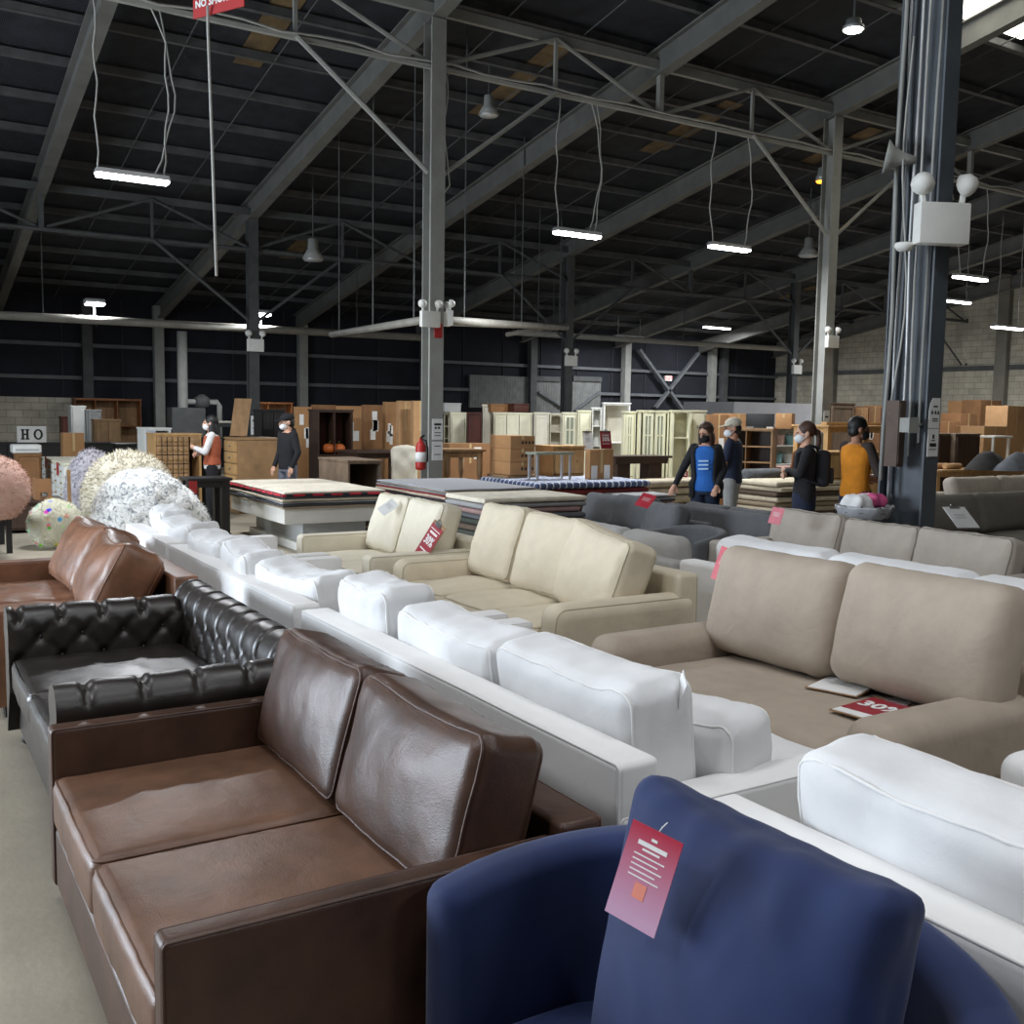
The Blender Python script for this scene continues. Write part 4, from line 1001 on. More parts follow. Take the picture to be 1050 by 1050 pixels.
cab('open_shelf','white open shelf unit left of the glass-door cabinet','shelf',564,576,425,20,.28,mt=CREAMP,cells=[('shelf',0,1,v,v+.01) for v in(.4,.6,.8)],yaw=-30)
cab('glass_cabinet','ivory cabinet with one small-paned glass door, left of the pale yellow one','cabinet',577,592,424,19.6,.28,mt=IVORY,cells=[('glass',0,1,.3,1,4,2),('door',0,1,0,.3)],yaw=-30)
cab('wardrobe','pale yellow plain cabinet left of the tall white hutch','wardrobe',593,606,422,19.2,.28,mt=IVY,cells=[('door',0,1,0,1)],yaw=-30)
cab('open_shelf','white open shelf holding a small red frame, beside the tall hutch','shelf',607,617,419,19.5,.28,mt=WHITEP,cells=[('shelf',0,1,v,v+.01) for v in(.35,.6,.82)],yaw=-30)
cab('tall_hutch','tallest white hutch with a deep cornice, left of the yellow armoires','hutch',619,646,414,18.8,.28,mt=WHITEP,cells=[('door',0,.5,0,.35),('door',.5,1,0,.35,-1),('shelf',0,1,.62,.63)],inner=CREAMP,yaw=-30)
cab('armoire','pale yellow armoire with a single small-paned glass door','cabinet',640,652,423,17.6,.28,mt=IVY,cells=[('glass',0,1,.35,1,3,2),('door',0,1,0,.35)],yaw=-30)
cab('armoire','wide pale yellow armoire with two small-paned glass doors','cabinet',656,686,422,17.4,.28,mt=IVY,cells=[('glass',.06,.48,.33,1,3,2),('glass',.52,.94,.33,1,3,2),('door',.06,.48,0,.33),('door',.52,.94,0,.33,-1)],yaw=-30)
cab('armoire','pale yellow open armoire with an angled loose shelf, left of the masked woman','cabinet',690,708,422,17.2,.28,mt=IVY,cells=[('shelf',0,1,.75,.76),('door',0,1,0,.36)],inner=IVORY,yaw=-30)
cab('wardrobe','cream wardrobe directly behind the masked woman in the blue tee','wardrobe',709,724,422,17.6,.28,mt=IVORY,cells=[('door',0,1,0,1)],yaw=-30)
for px0,px1,h,l,m_,t,zp in((458,475,.18,'grey carton on top of the cream wardrobe, nearest the tall column',GREYP,20,424),(506,528,.16,'low brown carton on top of the wide cream wardrobe, left one',KRAFTD,20,424),(530,545,.17,'low dark red carton on top of the wide cream wardrobe, right one',REDW,20,424)):
    X0,W,Y,D,z=base(px0,px1,zp,t,.4); o=thing('storage_box',l,'box',(X0,Y+.1,z+.03),0,'boxes on the wardrobes'); MB().box(0,W,0,.35,0,h*.8).build('box_body',m_,o,bevel=.005); MB().box(-.01,W+.01,-.01,.36,h*.8,h).build('lid',m_,o,bevel=.005)
cab('pine_dresser','honey pine dresser behind the blue patterned rug','dresser',568,600,459,15.2,.5,pl=None,mt=PINE,cells=grid_cells('drawer',2,3))
carton('kraft carton with taped labels, right of the honey pine dresser',606,630,461,14.6,.5,pl=601,labels=2)
table('pedestal_table','dark table on two block pedestals in front of the yellow armoires',632,691,468,15.4,.45,mt=WALN,ped=True)
o=table('chrome_rack','chrome two-tier rack in front of the single-door cream wardrobe',551,590,464,14.2,.3,mt=GALV,leg=.03,shelf=.45,apron=False,tm=GLASS)
def clipboard(name,label,loc,rot,w,h,face,txt=None,group='sale clipboards',back=OAK,tm=None,sub=True):
    o=thing(name,label,'clipboard',loc,0,group); o.rotation_euler=rot
    MB().box(-w/2,w/2,-h/2,h/2,0,.004).build('board',back,o)
    MB().box(-w*.47,w*.47,-h*.47,h*.42,.004,.006).build('sheet',face,o)
    cl=MB(); cl.box(-w*.22,w*.22,h*.40,h*.5,.006,.014); cl.tube([(-w*.16,h*.5,.012),(-w*.1,h*.56,.02),(w*.1,h*.56,.02),(w*.16,h*.5,.012)],.004,5); cl.build('clip',STEELK,o)
    if txt:
        add_text('lettering',txt,w*.42,tm or PAPER,o,(0,h*.02,.0068),(0,0,0),.0008,bold=.003)
        if sub:
            mb=MB(); mb.box(-w*.3,w*.3,h*.2,h*.25,.006,.0068); mb.box(-w*.35,w*.35,-h*.23,-h*.2,.006,.0068); mb.box(-w*.38,w*.38,h*.3,h*.32,.006,.0068); mb.build('print',tm or PAPER,o)
    else:
        mb=MB()
        for k in range(4): mb.box(-w*.25,w*.25-.02*(k%2),h*(.12-.06*k)-.003,h*(.12-.06*k)+.003,.006,.0066)
        mb.build('print',GREYP,o)
    return o
SALE=mat('sale_red',(150,34,48),.5,.05)
X0,W,Y,D,z=base(568,600,459,15.2,.5); p=ony(604,452,Y+.02); clipboard('clipboard','white paper clipboard standing on the kraft carton with labels',(p.x,Y+.05,p.z),(rad(80),0,rad(8)),.2,.3,PAPER)
p=ony(621,451,14.6*ray(606).y+.1); clipboard('clipboard','red 30% clipboard standing before the tall white hutch',(p.x,p.y,p.z),(rad(80),0,0),.2,.27,SALE,'30%')
p=ony(700,485,12.2); p.z=ony(668,492,11.9).z+.062; o=thing('tag_box','small red sign standing on the beige rugs by the masked woman','sign',(p.x,p.y,p.z-.06)); MB().box(-.1,.1,-.01,.01,0,.1).build('board',SALE,o); add_text('lettering','30%',.08,PAPER,o,(0,-.012,.05),(rad(90),0,0),bold=.003)
# ---- right background
WALLP=mat('white_partition',(176,176,180),.7,.06,3)
X0,W,Y,D,z=base(752,832,412,27,.3); struct(MB().box(X0,X0+W+1.5,Y,Y+2.0,0,z).build('partition_wall',WALLP)); struct(MB().box(X0+W*.55,X0+W*.75,Y-.03,Y,0,z-.35).build('door_4',WHITEP))
carton('brown carton high in the row right of the cream wardrobes, left of two',727,748,425,19,.5,mt=KRAFTD,labels=1)
carton('brown carton high in the row right of the cream wardrobes, right of two',749,766,424,19*ray(727).y/ray(749).y,.5,mt=KRAFT,labels=0)
bk=cab('bookcase','brown wooden bookcase with open shelves behind the man in the cap','bookcase',745,793,440,18.2,.4,mt=OAK,cells=[('post',.42,.45,0,1),('shelf',0,1,.35,.36),('shelf',0,1,.6,.61),('shelf',0,1,.8,.81)],inner=WALN,yaw=-58)
zb=base(745,793,440,18.2)[4]+.026; Yb=18.2*ray(745).y
o=thing('flat_television','black flat television standing on the brown bookcase','television',tuple(Vector(bk.location)+Matrix.Rotation(bk.rotation_euler.z,4,'Z')@Vector((.3,.2,zb))),bk.rotation_euler.z); W_=.5; MB().box(0,W_,0,.05,.03,.26).build('screen',BLACK,o,bevel=.01); MB().box(W_*.3,W_*.7,-.06,.1,0,.03).build('stand',BLACK,o)
bk_R=Matrix.Rotation(bk.rotation_euler.z,4,'Z'); bkp=lambda x,y: tuple(Vector(bk.location)+bk_R@Vector((x,y,zb)))
c=carton('small carton on the brown bookcase, right of the television',800,812,428,17.6,.3,mt=KRAFT,labels=0,h=.27); c.location=bkp(.85,.08); c.rotation_euler.z=bk.rotation_euler.z
cab('storage_shelf','white metal shelf of nursery goods between the bookcase and the ponytailed woman','shelf',793,845,437,19.6,.45,mt=WHITEP,cells=[('shelf',0,1,v,v+.01) for v in(.25,.5,.75)])
TEAL=mat('teal_plastic',(140,190,196),.5,.15); PINKP=mat('pale_pink_plastic',(214,176,166),.6,.1)
Ys=19.6*ray(793).y
rr=random.Random(4)
hs_=base(793,845,437,19.6)[4]
for i,(px,lev,m_,l) in enumerate(((799,.25,PAPER,'white'),(808,.25,PINKP,'dusty pink'),(799,.5,TEAL,'pale teal'),(809,.5,PAPER,'small white'),(800,.75,PINKP,'pale pink'),(811,.75,TEAL,'bright teal'))):
    zz=.065+(hs_-.09)*lev+.02; Yq=Ys+.2
    o=thing('storage_bin',l+' bin on the white nursery shelf, '+{.25:'lowest',.5:'middle',.75:'top'}[lev]+' level','bin',(Yq*ratio(px),Yq,zz),0,'nursery goods'); MB().lathe([(.08,0),(.11,.18),(.12,.2),(.1,.2),(.07,.02)],12).build('bin_body',m_,o,smooth=True); MB().tube([(-.1,0,.18),(-.06,0,.25),(.06,0,.25),(.1,0,.18)],.01,5).build('handle',m_,o)
table('nursery_table','pink-topped low table under the nursery bins',797,828,479,18.2,.4,mt=PINKP)
cab('grey_panel_cabinet','grey panel cabinet right of the second grey column','cabinet',851,876,414,20,.4,mt=GREYW,cells=[('door',0,1,0,1)],front=GREYW)
for i,(a,b,pt,l) in enumerate(((877,890,418,'left'),(891,903,417,'middle'),(904,922,416,'right'))): carton('carton behind the man in the orange tee, %s of three in a row'%l,a,b,pt,20.5*ray(877).y/ray(a).y,.45,mt=KRAFTD if i%2 else KRAFT,labels=2,group='cartons behind the man in orange')
table('wooden_worktable','long pine worktable heaped with lumber behind the man in the orange tee',850,925,436,16.5,.8,mt=PINE,leg=.09,shelf=.5)
zt=base(850,925,436,16.5)[4]; Yt=16.5*ray(850).y
for i,(px,l) in enumerate(((853,'leftmost'),(864,'second'),(901,'rightmost'))):
    o=tag(MB().box(0,.9,0,.12,0,.05).build('timber_board',PINE if i!=1 else OAK,None,(Yt*ratio(px),Yt+.1+.15*i,zt+.002),(0,0,0),bevel=.004),'short board lying on the pine worktable, %s of three'%l,'board','boards on the pine worktable')
cab('pine_chest','pine chest under the worktable beside the ponytailed woman','dresser',845,905,465,15.4,.5,mt=PINE,cells=grid_cells('drawer',3,3))
# far right, by the block wall
for i,(a,b,pt,t,z0,l,m_,n_) in enumerate(((962,984,432,22,0,'carton stack foot just right of the dark column',KRAFTD,1),(985,1002,424,22.5,0,'tall carton right of the dark column with labels on top',KRAFTD,2),(990,1004,411,24.6,0,'tall carton at the back of the right-hand stack, left of two',KRAFT,2),(1005,1026,410,24,0,'tall carton at the back of the right-hand stack, right of two',KRAFTD,3),(1003,1022,437,20,0,'carton with a big white label, front of the right-hand stack',KRAFT,2),(1033,1052,416,21,0,'pale carton at the right edge before the block wall',KRAFT2,0),(1010,1033,437,19,0,'wide carton under the pale one at the right edge',KRAFT2,0))):
    carton(l,a,b,pt,t,.5,mt=m_,labels=n_,z0=z0,group='cartons by the block wall',seed=i)
cab('wooden_cabinet','rustic brown cabinet just right of the dark column','cabinet',962,978,446,17.5,.5,mt=GREYW,cells=[('door',0,1,0,1)],front=WALN)
cab('wooden_cabinet','rustic two-door brown cabinet beside the small white rack','cabinet',981,1006,446,17.6,.35,mt=GREYW,cells=[('door',0,.5,0,1),('door',.5,1,0,1,-1)],front=WALN)
table('white_rack','small white two-tier rack at the right edge, before the pale carton',1021,1040,447,18.2,.4,mt=WHITEP,leg=.04,shelf=.9,apron=False)
table('plywood_table','long plywood-topped table carrying the grey blankets at the right',965,1075,482,16.5,.55,mt=PINE,leg=.08)
zt=base(965,1075,482,16.5)[4]; Yt=16.5*ray(965).y
BLK1=mat('dark_grey_blanket',(58,56,56),.95,.2,6,kind='fabric',bump=.3,bs=60); BLK2_=mat('slate_blanket',(98,102,108),.95,.15,6,kind='fabric',bump=.3,bs=60)
def heap(label,px,t,w,d,h,mt,seed,z0):
    p=ray(px)*t
    def f(u,v):
        a=2*PI*u; r=v; x=w*r*math.cos(a); y=d*r*math.sin(a); b=h*max(0,1-r**2.4)*(.75+.5*abs(nz((x,y,0),2.2,seed)))+.05*nz((x,y,1),7,seed)*(1-r)
        return (x*(1+.12*nz((x,y,2),3,seed)),y,max(.004,b+.03*math.sin(x*14+y*6+seed)*(1-r)))
    return tag(MB().grid(f,40,14).build('folded_blanket',mt,None,(p.x,p.y,z0),smooth=True),label,'blanket','blankets on the plywood table')
heap('dark charcoal blanket heaped on the plywood table',1016,16.95,.5,.26,.33,BLK1,3,zt)
heap('slate grey blanket heaped right of the charcoal one on the plywood table',1046,16.8,.55,.26,.3,BLK2_,8,zt)
for i,(px,l) in enumerate(((967,'rolled paper bundle on the plywood table, left'),(981,'rolled kraft bundle on the plywood table, right'))):
    p=ray(px)*16.75; tag(MB().lathe([(.03,0),(.05,.0),(.05,.4),(.03,.4)],10,M=Matrix.Rotation(rad(90),4,'Y')).build('paper_roll',KRAFT2,None,(p.x-.1,p.y+.1,zt+.052),smooth=True),l,'roll')
# ------------------------------------------------------------------ rug stacks
RUGC={'beige':(206,196,172),'ivory':(222,214,196),'grey':(150,150,150),'char':(58,58,60),'tan':(150,134,112),'brown':(92,78,66),'green':(62,66,58),'red':(128,52,50),'oat':(188,176,154),'mauve':(150,122,118),'slate':(96,98,100)}
RM_={k:mat('rug_'+k,v,.98,.14,5,kind='fabric',bump=.5,bs=90) for k,v in RUGC.items()}
def patterned(name,c1,c2,scale):
    m=mat(name,c1,.98,.1); nt=m.node_tree; b=nt.nodes['Principled BSDF']; tc=nt.nodes['Texture Coordinate']
    v=nt.nodes.new('ShaderNodeTexVoronoi'); v.voronoi_dimensions='2D'; v.inputs['Scale'].default_value=scale; v.inputs['Randomness'].default_value=0
    r=nt.nodes.new('ShaderNodeValToRGB'); r.color_ramp.interpolation='CONSTANT'; r.color_ramp.elements[0].color=(*srgb(c2),1); r.color_ramp.elements[1].color=(*srgb(c1),1); r.color_ramp.elements[1].position=.42
    nt.links.new(tc.outputs['Object'],v.inputs['Vector']); nt.links.new(v.outputs['Distance'],r.inputs['Fac']); nt.links.new(r.outputs['Color'],b.inputs['Base Color']); return m
RUGBLUE=patterned('rug_blue_diamond',(206,210,220),(70,82,112),9); RUGBR=patterned('rug_black_red',(40,42,50),(176,44,56),4.2); RUGGR=patterned('rug_grey_speckle',(164,164,166),(142,144,150),14)
def rug(x0,x1,y0,y1,z,th,mt,label,seed,group,droop=.004,fold=0):
    W,D=x1-x0,y1-y0
    def f(p):
        q=Vector(p); ex=max(0,abs(p.x)/(W/2)-.82)/.18; ey=max(0,abs(p.y)/(D/2)-.82)/.18
        q.z+=.004*nz((p.x,p.y,0),3,1)-droop*(ex**2+ey**2)*.5
        q.x+=.03*nz((0,p.y,0),1.6,seed)*(1 if p.x>0 else -1); q.y+=.03*nz((p.x,0,0),1.6,seed+4)*(1 if p.y>0 else -1)
        return q
    o=MB().soft(W,D,th,th*.48,f,n=16,ks=2).build('folded_rug',mt,None,(x0+W/2,y0+D/2,z+th/2),smooth=True)
    return tag(o,label,'rug',group)
def stack(pxl,pxc,pxr,Yf,ptop,cols,what,zbase,toplabel=None):
    X0=Yf*ratio(pxc); X1=Yf*ratio(pxr); Yb=X0/ratio(pxl); zt=ony(pxc,ptop,Yf).z; n=len(cols); th=(zt-zbase)/n; r=random.Random(int(pxc))
    for i,c in enumerate(cols):
        j=lambda: r.uniform(-.05,.05)
        mt=RM_[c] if isinstance(c,str) else c
        last=i==n-1
        lab=toplabel if last else '%s rug in the %s of the stack %s'%(({'char':'charcoal','oat':'oatmeal','green':'dark green-grey'}.get(c,c)) if isinstance(c,str) else 'black and red patterned','lower part' if i<n/2 else 'upper part',what)
        rug(X0+j()*(not last),X1+j(),Yf+j()*(not last),Yb+j(),zbase+th*i+.001,th*.9,mt,lab,i+pxc,'rugs in the stack '+what)
    return X0,X1,Yf,Yb,zt
# first stack on its white platform
Yf=11.6; X0=Yf*ratio(291); X1=Yf*ratio(391); Yb=X0/ratio(236); za=ony(291,522,Yf).z; zb=ony(291,538,Yf).z
SLAB=mat('warm_white_laminate',(208,206,198),.5,.05,4)
o=thing('display_platform','white stepped platform under the rug stack with the red and black rug','platform',(0,0,0))
MB().box(X0,X1,Yf,Yb,zb,za).build('top_slab',SLAB,o,bevel=.006); MB().box(X0+.3,X1-.12,Yf+.2,Yb-.15,.10,zb).build('pedestal',GREYP,o,bevel=.006); MB().box(X0+.22,X1-.06,Yf+.1,Yb-.1,0,.10).build('plinth',SLAB,o,bevel=.006)
zt=ony(291,504,Yf).z; n=7; th=(zt-za)/n; cols=['tan','char','grey','oat','char',RUGBR,'ivory']
for i,c in enumerate(cols):
    mt=RM_[c] if isinstance(c,str) else c
    rug(X0-.03-.02*(i%2),X1+.05+.02*(i%3),Yf-.04-.02*(i%2),Yb+.03,za+th*i+.001,th*.9,mt,{0:'tan rug at the bottom of the stack on the white platform',1:'charcoal rug second from the bottom on the white platform',2:'grey rug third from the bottom on the white platform',3:'oatmeal rug in the middle of the stack on the white platform',4:'charcoal rug under the red and black one on the white platform',5:'black rug with red pattern, second from top on the white platform',6:'large ivory rug on top of the stack on the white platform'}[i],i+3,'rugs on the white platform',droop=.006)
# second: pale platform hidden under the grey speckled stack
Y=10.5; X0=Y*ratio(455); X1=Y*ratio(552); Yb=X0/ratio(388); z=ony(455,518,Y).z
o=thing('display_platform','pale grey platform under the large grey speckled rug','platform',(0,0,0)); MB().box(X0+.1,X1-.1,Y+.1,Yb-.1,.08,z).build('top_block',GREYP,o,bevel=.006); MB().box(X0+.2,X1-.2,Y+.2,Yb-.2,0,.08).build('plinth',SLAB,o)
stack(386,457,552,Y,502,['tan','char','mauve','oat','red','grey','oat',RUGGR],'of speckled grey behind the cream loveseat',z+.002,'large grey speckled rug on top of its stack, right of the white platform')
# third
Y=8.8; X0=Y*ratio(497); X1=Y*ratio(602); Yb=X0/ratio(458); z=.1
o=thing('pallet','wooden pallet under the nearest rug stack behind the cream three-seat sofa','pallet',(0,0,0))
for k in range(5): MB().box(X0,X1,Y+(Yb-Y)*k/5,Y+(Yb-Y)*(k+.6)/5,.08,.1).build('deck_board',OAK,o)
for k in range(3): MB().box(X0+(X1-X0-.1)*k/2,X0+(X1-X0-.1)*k/2+.1,Y,Yb,0,.08).build('bearer',OAK,o)
stack(458,497,602,Y,511,['char','green','slate','green','char','tan','green','brown','green','slate','mauve','grey','ivory'],'nearest behind the cream three-seat sofa',.102,'ivory rug on top of the nearest stack behind the cream sofa')
# fourth: blue pattern
Y=11.4; o=None
stack(492,552,668,Y,495,['char','brown','char','red','brown','char','red',RUGBLUE],'with the blue diamond rug',.002,'blue and white diamond-patterned rug on top of its stack')
# fifth: on a wooden box
Y=10.9; X0=Y*ratio(648); X1=Y*ratio(694); Yb=X0/ratio(606); z=ony(648,529,Y).z
o=thing('wooden_crate','pale wooden crate under the small rug pile by the charcoal sofa','crate',(0,0,0)); MB().box(X0,X1,Y,Yb,.04,z).build('crate_body',PINE,o,bevel=.005); MB().box(X0+.05,X1-.05,Y+.05,Yb-.05,0,.04).build('plinth',OAK,o)
stack(606,648,694,Y,508,['brown','char','oat','mauve','char','grey'],'on the pale wooden crate',z+.001,'grey rug with ragged edge on top of the small pile on the crate')
# beige pile behind the woman
_zb=stack(646,668,742,11.9,492,['tan','oat','tan','oat','beige','oat'],'of beige behind the masked woman',.002,'large beige rug on top of the pile behind the masked woman')
stack(757,800,868,10.6,494,['slate','green','tan','brown','oat','tan','oat','brown','oat','beige'],'left of the ponytailed woman',.002,'beige rug on top of the stack left of the ponytailed woman')
stack(845,858,905,12.0,486,['green','slate','tan','green','red','oat'],'beside the man in orange',.002,'oatmeal rug topping the stack between the ponytailed woman and the man in orange')
Y=12.0; p=ony(764,487,Y); tag(MB().lathe([(.02,0),(.1,.0),(.1,1.2),(.02,1.2)],16,M=Matrix.Rotation(rad(90),4,'Y')).build('rolled_rug',RM_['slate'],None,(p.x,Y,p.z),smooth=True),'rolled slate grey rug lying behind the beige stack','rug')
z_=p.z-.1; tag(MB().box(p.x,p.x+1.2,Y-.2,Y+.2,0,z_).build('low_plinth',OAK,bevel=.01),'low wooden plinth under the rolled slate rug','plinth')
# ------------------------------------------------------------------ people
SK1=mat('skin_light',(206,160,134),.6,.05); SK2=mat('skin_tan',(170,122,96),.6,.05)
HBK=mat('hair_black',(26,23,24),.55,.2,20); HBR=mat('hair_brown',(74,48,36),.55,.25,20)
def cl(name,c,v=.12): return mat(name,c,.9,v,9,kind='fabric',bump=.25,bs=40)
CBLK=cl('black_cloth',(28,28,32)); CNAV=cl('navy_cloth',(32,40,62)); CVEST=cl('rust_vest',(170,88,58)); CWHT=cl('white_cloth',(222,220,218)); CBLUE=cl('blue_tee',(42,104,184)); CGREY=cl('grey_shorts',(150,150,148)); CJEAN=cl('grey_jeans',(104,108,120)); CDEN=cl('dark_denim',(34,44,66)); CORG=cl('orange_tee',(214,134,30)); CSLV=cl('dark_sleeve',(62,52,48)); CCAP=cl('beige_cap',(196,188,170)); CMW=cl('white_mask',(226,228,230),.03); CSHOE=cl('dark_shoe',(40,38,38)); CPACK=cl('black_backpack',(36,36,42)); CSTRAP=cl('tan_strap',(150,98,62))
def remesh(mb,name,mt,parent,vox=.012,sm=4):
    me=bpy.data.meshes.new(name); me.from_pydata([tuple(p) for p in mb.v],[],mb.f); o=bpy.data.objects.new(name,me); C.objects.link(o)
    r=o.modifiers.new('r','REMESH'); r.mode='VOXEL'; r.voxel_size=vox
    s=o.modifiers.new('s','SMOOTH'); s.iterations=sm; s.factor=.5
    dg=bpy.context.evaluated_depsgraph_get(); m2=bpy.data.meshes.new_from_object(o.evaluated_get(dg)); bpy.data.objects.remove(o); bpy.data.meshes.remove(me)
    m2.name=name; m2.materials.clear(); m2.materials.append(mt)
    for p in m2.polygons: p.use_smooth=True
    o=bpy.data.objects.new(name,m2); C.objects.link(o); 
    if parent: o.parent=parent
    return o
def caps(mb,pts,rs,n=12):
    """closed tapered chain of overlapping balls and tubes"""
    for p,r in zip(pts,rs): mb.ell(p,(r,r,r),n,8)
    for a,b,ra,rb in zip(pts,pts[1:],rs,rs[1:]): mb.tube([a,b],[ra,rb],n)
def loft(mb,rings,n=20):
    vs=[];fs=[]
    for (c,rx,ry) in rings:
        for j in range(n): q=2*PI*j/n; vs.append((c[0]+rx*math.cos(q),c[1]+ry*math.sin(q),c[2]))
    k=len(rings)
    for i in range(k-1):
        for j in range(n): fs.append((i*n+j,i*n+(j+1)%n,(i+1)*n+(j+1)%n,(i+1)*n+j))
    fs.append(tuple(range(n-1,-1,-1))); fs.append(tuple((k-1)*n+j for j in range(n))); mb.add(vs,fs)
def person(label,loc,rotz,hgt,armL,armR,skin,hair,hairstyle,turn,tilt,top,pants,mask,sleeve='long',slmat=None,shorts=False,extra=None,female=False,lean=0,cap=None):
    root=thing('person',label,'person',loc,rotz); s=hgt/1.72; root.scale=(s,s,s)
    sw=.15 if female else .172
    LY=lambda z: -lean*max(0,z-.95)
    sh=[Vector((-sw,LY(1.42),1.41)),Vector((sw,LY(1.42),1.41))]   # person's right (-x), left (+x) when facing -y
    hd=Matrix.Translation((0,LY(1.6)-.02,1.60))@Matrix.Scale(1.08,4)@Matrix.Rotation(turn,4,'Z')@Matrix.Rotation(tilt,4,'X')
    legs=[]
    for sg in(-1,1): legs.append([Vector((sg*.09,0,.90)),Vector((sg*.10,-.015+.03*sg,.48)),Vector((sg*.105,.02+.06*sg,.08))])
    torso=[((0,0,.84),.155,.105),((0,.0,.93),.165,.115),((0,LY(1.05),1.05),.135 if female else .15,.098),((0,LY(1.2),1.2),.15 if female else .165,.115 if female else .11),((0,LY(1.32),1.32),.165 if female else .185,.11),((0,LY(1.40),1.40),.16 if female else .18,.09),((0,LY(1.45),1.45),.09,.07)]
    b=MB(); loft(b,torso)
    for l in legs:
        caps(b,l,[.085,.055,.04]); b.ell((l[2].x,l[2].y-.07,.045),(.045,.125,.042))
    arms=[(sh[0],Vector(armR[0]),Vector(armR[1])),(sh[1],Vector(armL[0]),Vector(armL[1]))]
    for sg,(a,e,w) in zip((-1,1),arms):
        caps(b,[a,e,w],[.046,.038,.027])
        d=(w-e).normalized(); side=d.cross(Vector((0,1,.2))).normalized(); nrm=side.cross(d)
        pc=w+d*.05; caps(b,[w,pc,pc+d*.03],[.027,.035,.034],10)
        for i,fl in enumerate((.062,.075,.078,.068)):
            f0=pc+d*.035+side*(.024-.0165*i)*1.2; f1=f0+d*fl*.5+nrm*.006; f2=f1+d*fl*.42+nrm*.022; caps(b,[f0,f1,f2],[.0105,.0095,.008],8)
        t0=pc-d*.02+side*.03; t1=t0+side*.025+d*.03; t2=t1+d*.03+nrm*.01; caps(b,[t0,t1,t2],[.013,.011,.009],8)
    caps(b,[Vector((0,LY(1.42),1.40)),hd@Vector((0,.015,-.07))],[.062,.055])
    def hell(c,r,n=14,k=10): b.ell((0,0,0),(1,1,1),n,k,M=hd@Matrix.Translation(c)@Matrix.Diagonal((*r,1)))
    hell((0,.01,.02),(.075,.095,.1)); hell((0,-.03,-.055),(.055,.055,.06)); hell((0,-.105,-.02),(.013,.02,.02)); hell((0,-.095,.005),(.01,.014,.03))
    for sg in(-1,1): hell((sg*.078,.015,-.01),(.012,.022,.032))
    hell((0,-.088,-.062),(.026,.012,.008))
    remesh(b,'body',skin,root,.0075,3)
    def H(mb,c,r,n=12,k=8): mb.ell((0,0,0),(1,1,1),n,k,M=hd@Matrix.Translation(c)@Matrix.Diagonal((*r,1)))
    for sg in(-1,1):
        e=MB(); H(e,(sg*.03,-.083,.008),(.012,.009,.007)); e.build('eye',INK,root,smooth=True)
    # hair
    h=MB(); 
    if hairstyle!='capped' : H(h,(0,.022,.035),(.086,.1,.098),18,12)
    else: H(h,(0,.03,.0),(.08,.085,.075),18,12)
    if hairstyle=='long':
        H(h,(0,.05,-.07),(.088,.06,.13)); 
        for sg in(-1,1): H(h,(sg*.07,.0,-.08),(.026,.05,.12))
        if turn: pass
    if hairstyle=='verylong':
        H(h,(0,.06,-.12),(.085,.06,.2)); 
        for sg in(-1,1): H(h,(sg*.066,.03,-.12),(.03,.05,.17))
    if hairstyle=='pony':
        H(h,(0,.125,.0),(.03,.04,.035)); H(h,(0,.14,-.07),(.03,.03,.1)); H(h,(0,.125,-.15),(.02,.022,.06))
    if hairstyle in('short','capped'): H(h,(0,.055,-.03),(.075,.055,.06))
    remesh(h,'hair',hair,root,.009,3)
    # face mask
    if mask:
        m=MB(); H(m,(0,-.055,-.055),(.066,.062,.052),16,10); mk=remesh(m,'face_mask',mask,root,.008,2)
        sp=MB()
        for sg in(-1,1): sp.tube([hd@Vector((sg*.06,-.06,-.03)),hd@Vector((sg*.082,.0,.0)),hd@Vector((sg*.082,.03,-.01)),hd@Vector((sg*.06,-.05,-.08))],.003,5)
        sp.build('ear_loop',mask,mk)
    if cap:
        c=MB(); H(c,(0,.015,.06),(.092,.108,.075),18,10); 
        br=MB(); 
        def bf(u,v):
            a=PI*(u); r=.095+.075*v*math.sin(a)**.6; return hd@Vector((-math.cos(a)*(.088+.002*v),-.03-math.sin(a)*(.05+.10*v),.05-.015*v))
        cc=remesh(c,'cap',cap,root,.009,2); br.grid(bf,14,4).build('cap_brim',cap,cc,smooth=True).modifiers.new('s','SOLIDIFY').thickness=.006
    # clothes
    k=.018
    t=MB(); loft(t,[(c,rx+k,ry+k) for c,rx,ry in ([((0,0,.86),.16,.11)]+torso[1:6])]+[((0,LY(1.45),1.445),.085,.07)])
    slm=slmat
    sv=t if not slm else MB()
    for a,e,w in arms:
        ins=Vector((-.05 if a.x>0 else .05,0,-.02))
        if sleeve=='long': caps(sv,[a+ins,a,e,w-(w-e).normalized()*.01],[.066,.06,.052,.038])
        else: caps(sv,[a+ins,a,a+(e-a)*.75],[.066,.06,.056])
    tp=remesh(t,'top',top,root,.011,4)
    if slm: remesh(sv,'sleeves',slm,root,.011,4)
    p=MB(); loft(p,[((0,0,.82),.165,.115),((0,0,.93),.172,.122),((0,0,1.0),.16,.115)])
    for l in legs:
        if shorts: q=l[0]+(l[1]-l[0])*.95; caps(p,[l[0],q],[.1,.085])
        else: caps(p,[l[0],l[1],l[2]+Vector((0,0,.02))],[.1,.072,.058])
    remesh(p,'shorts' if shorts else 'trousers',pants,root,.012,3)
    for l in legs:
        f=MB(); f.ell((l[2].x,l[2].y-.075,.052),(.052,.14,.05)); f.ell((l[2].x,l[2].y+.01,.07),(.05,.06,.06)); remesh(f,'shoe',CSHOE,root,.012,2)
    if extra: extra(root,hd,torso,arms,LY)
    return root
def g(px,t): d=ray(px,428)*t; return (d.x,d.y,0)
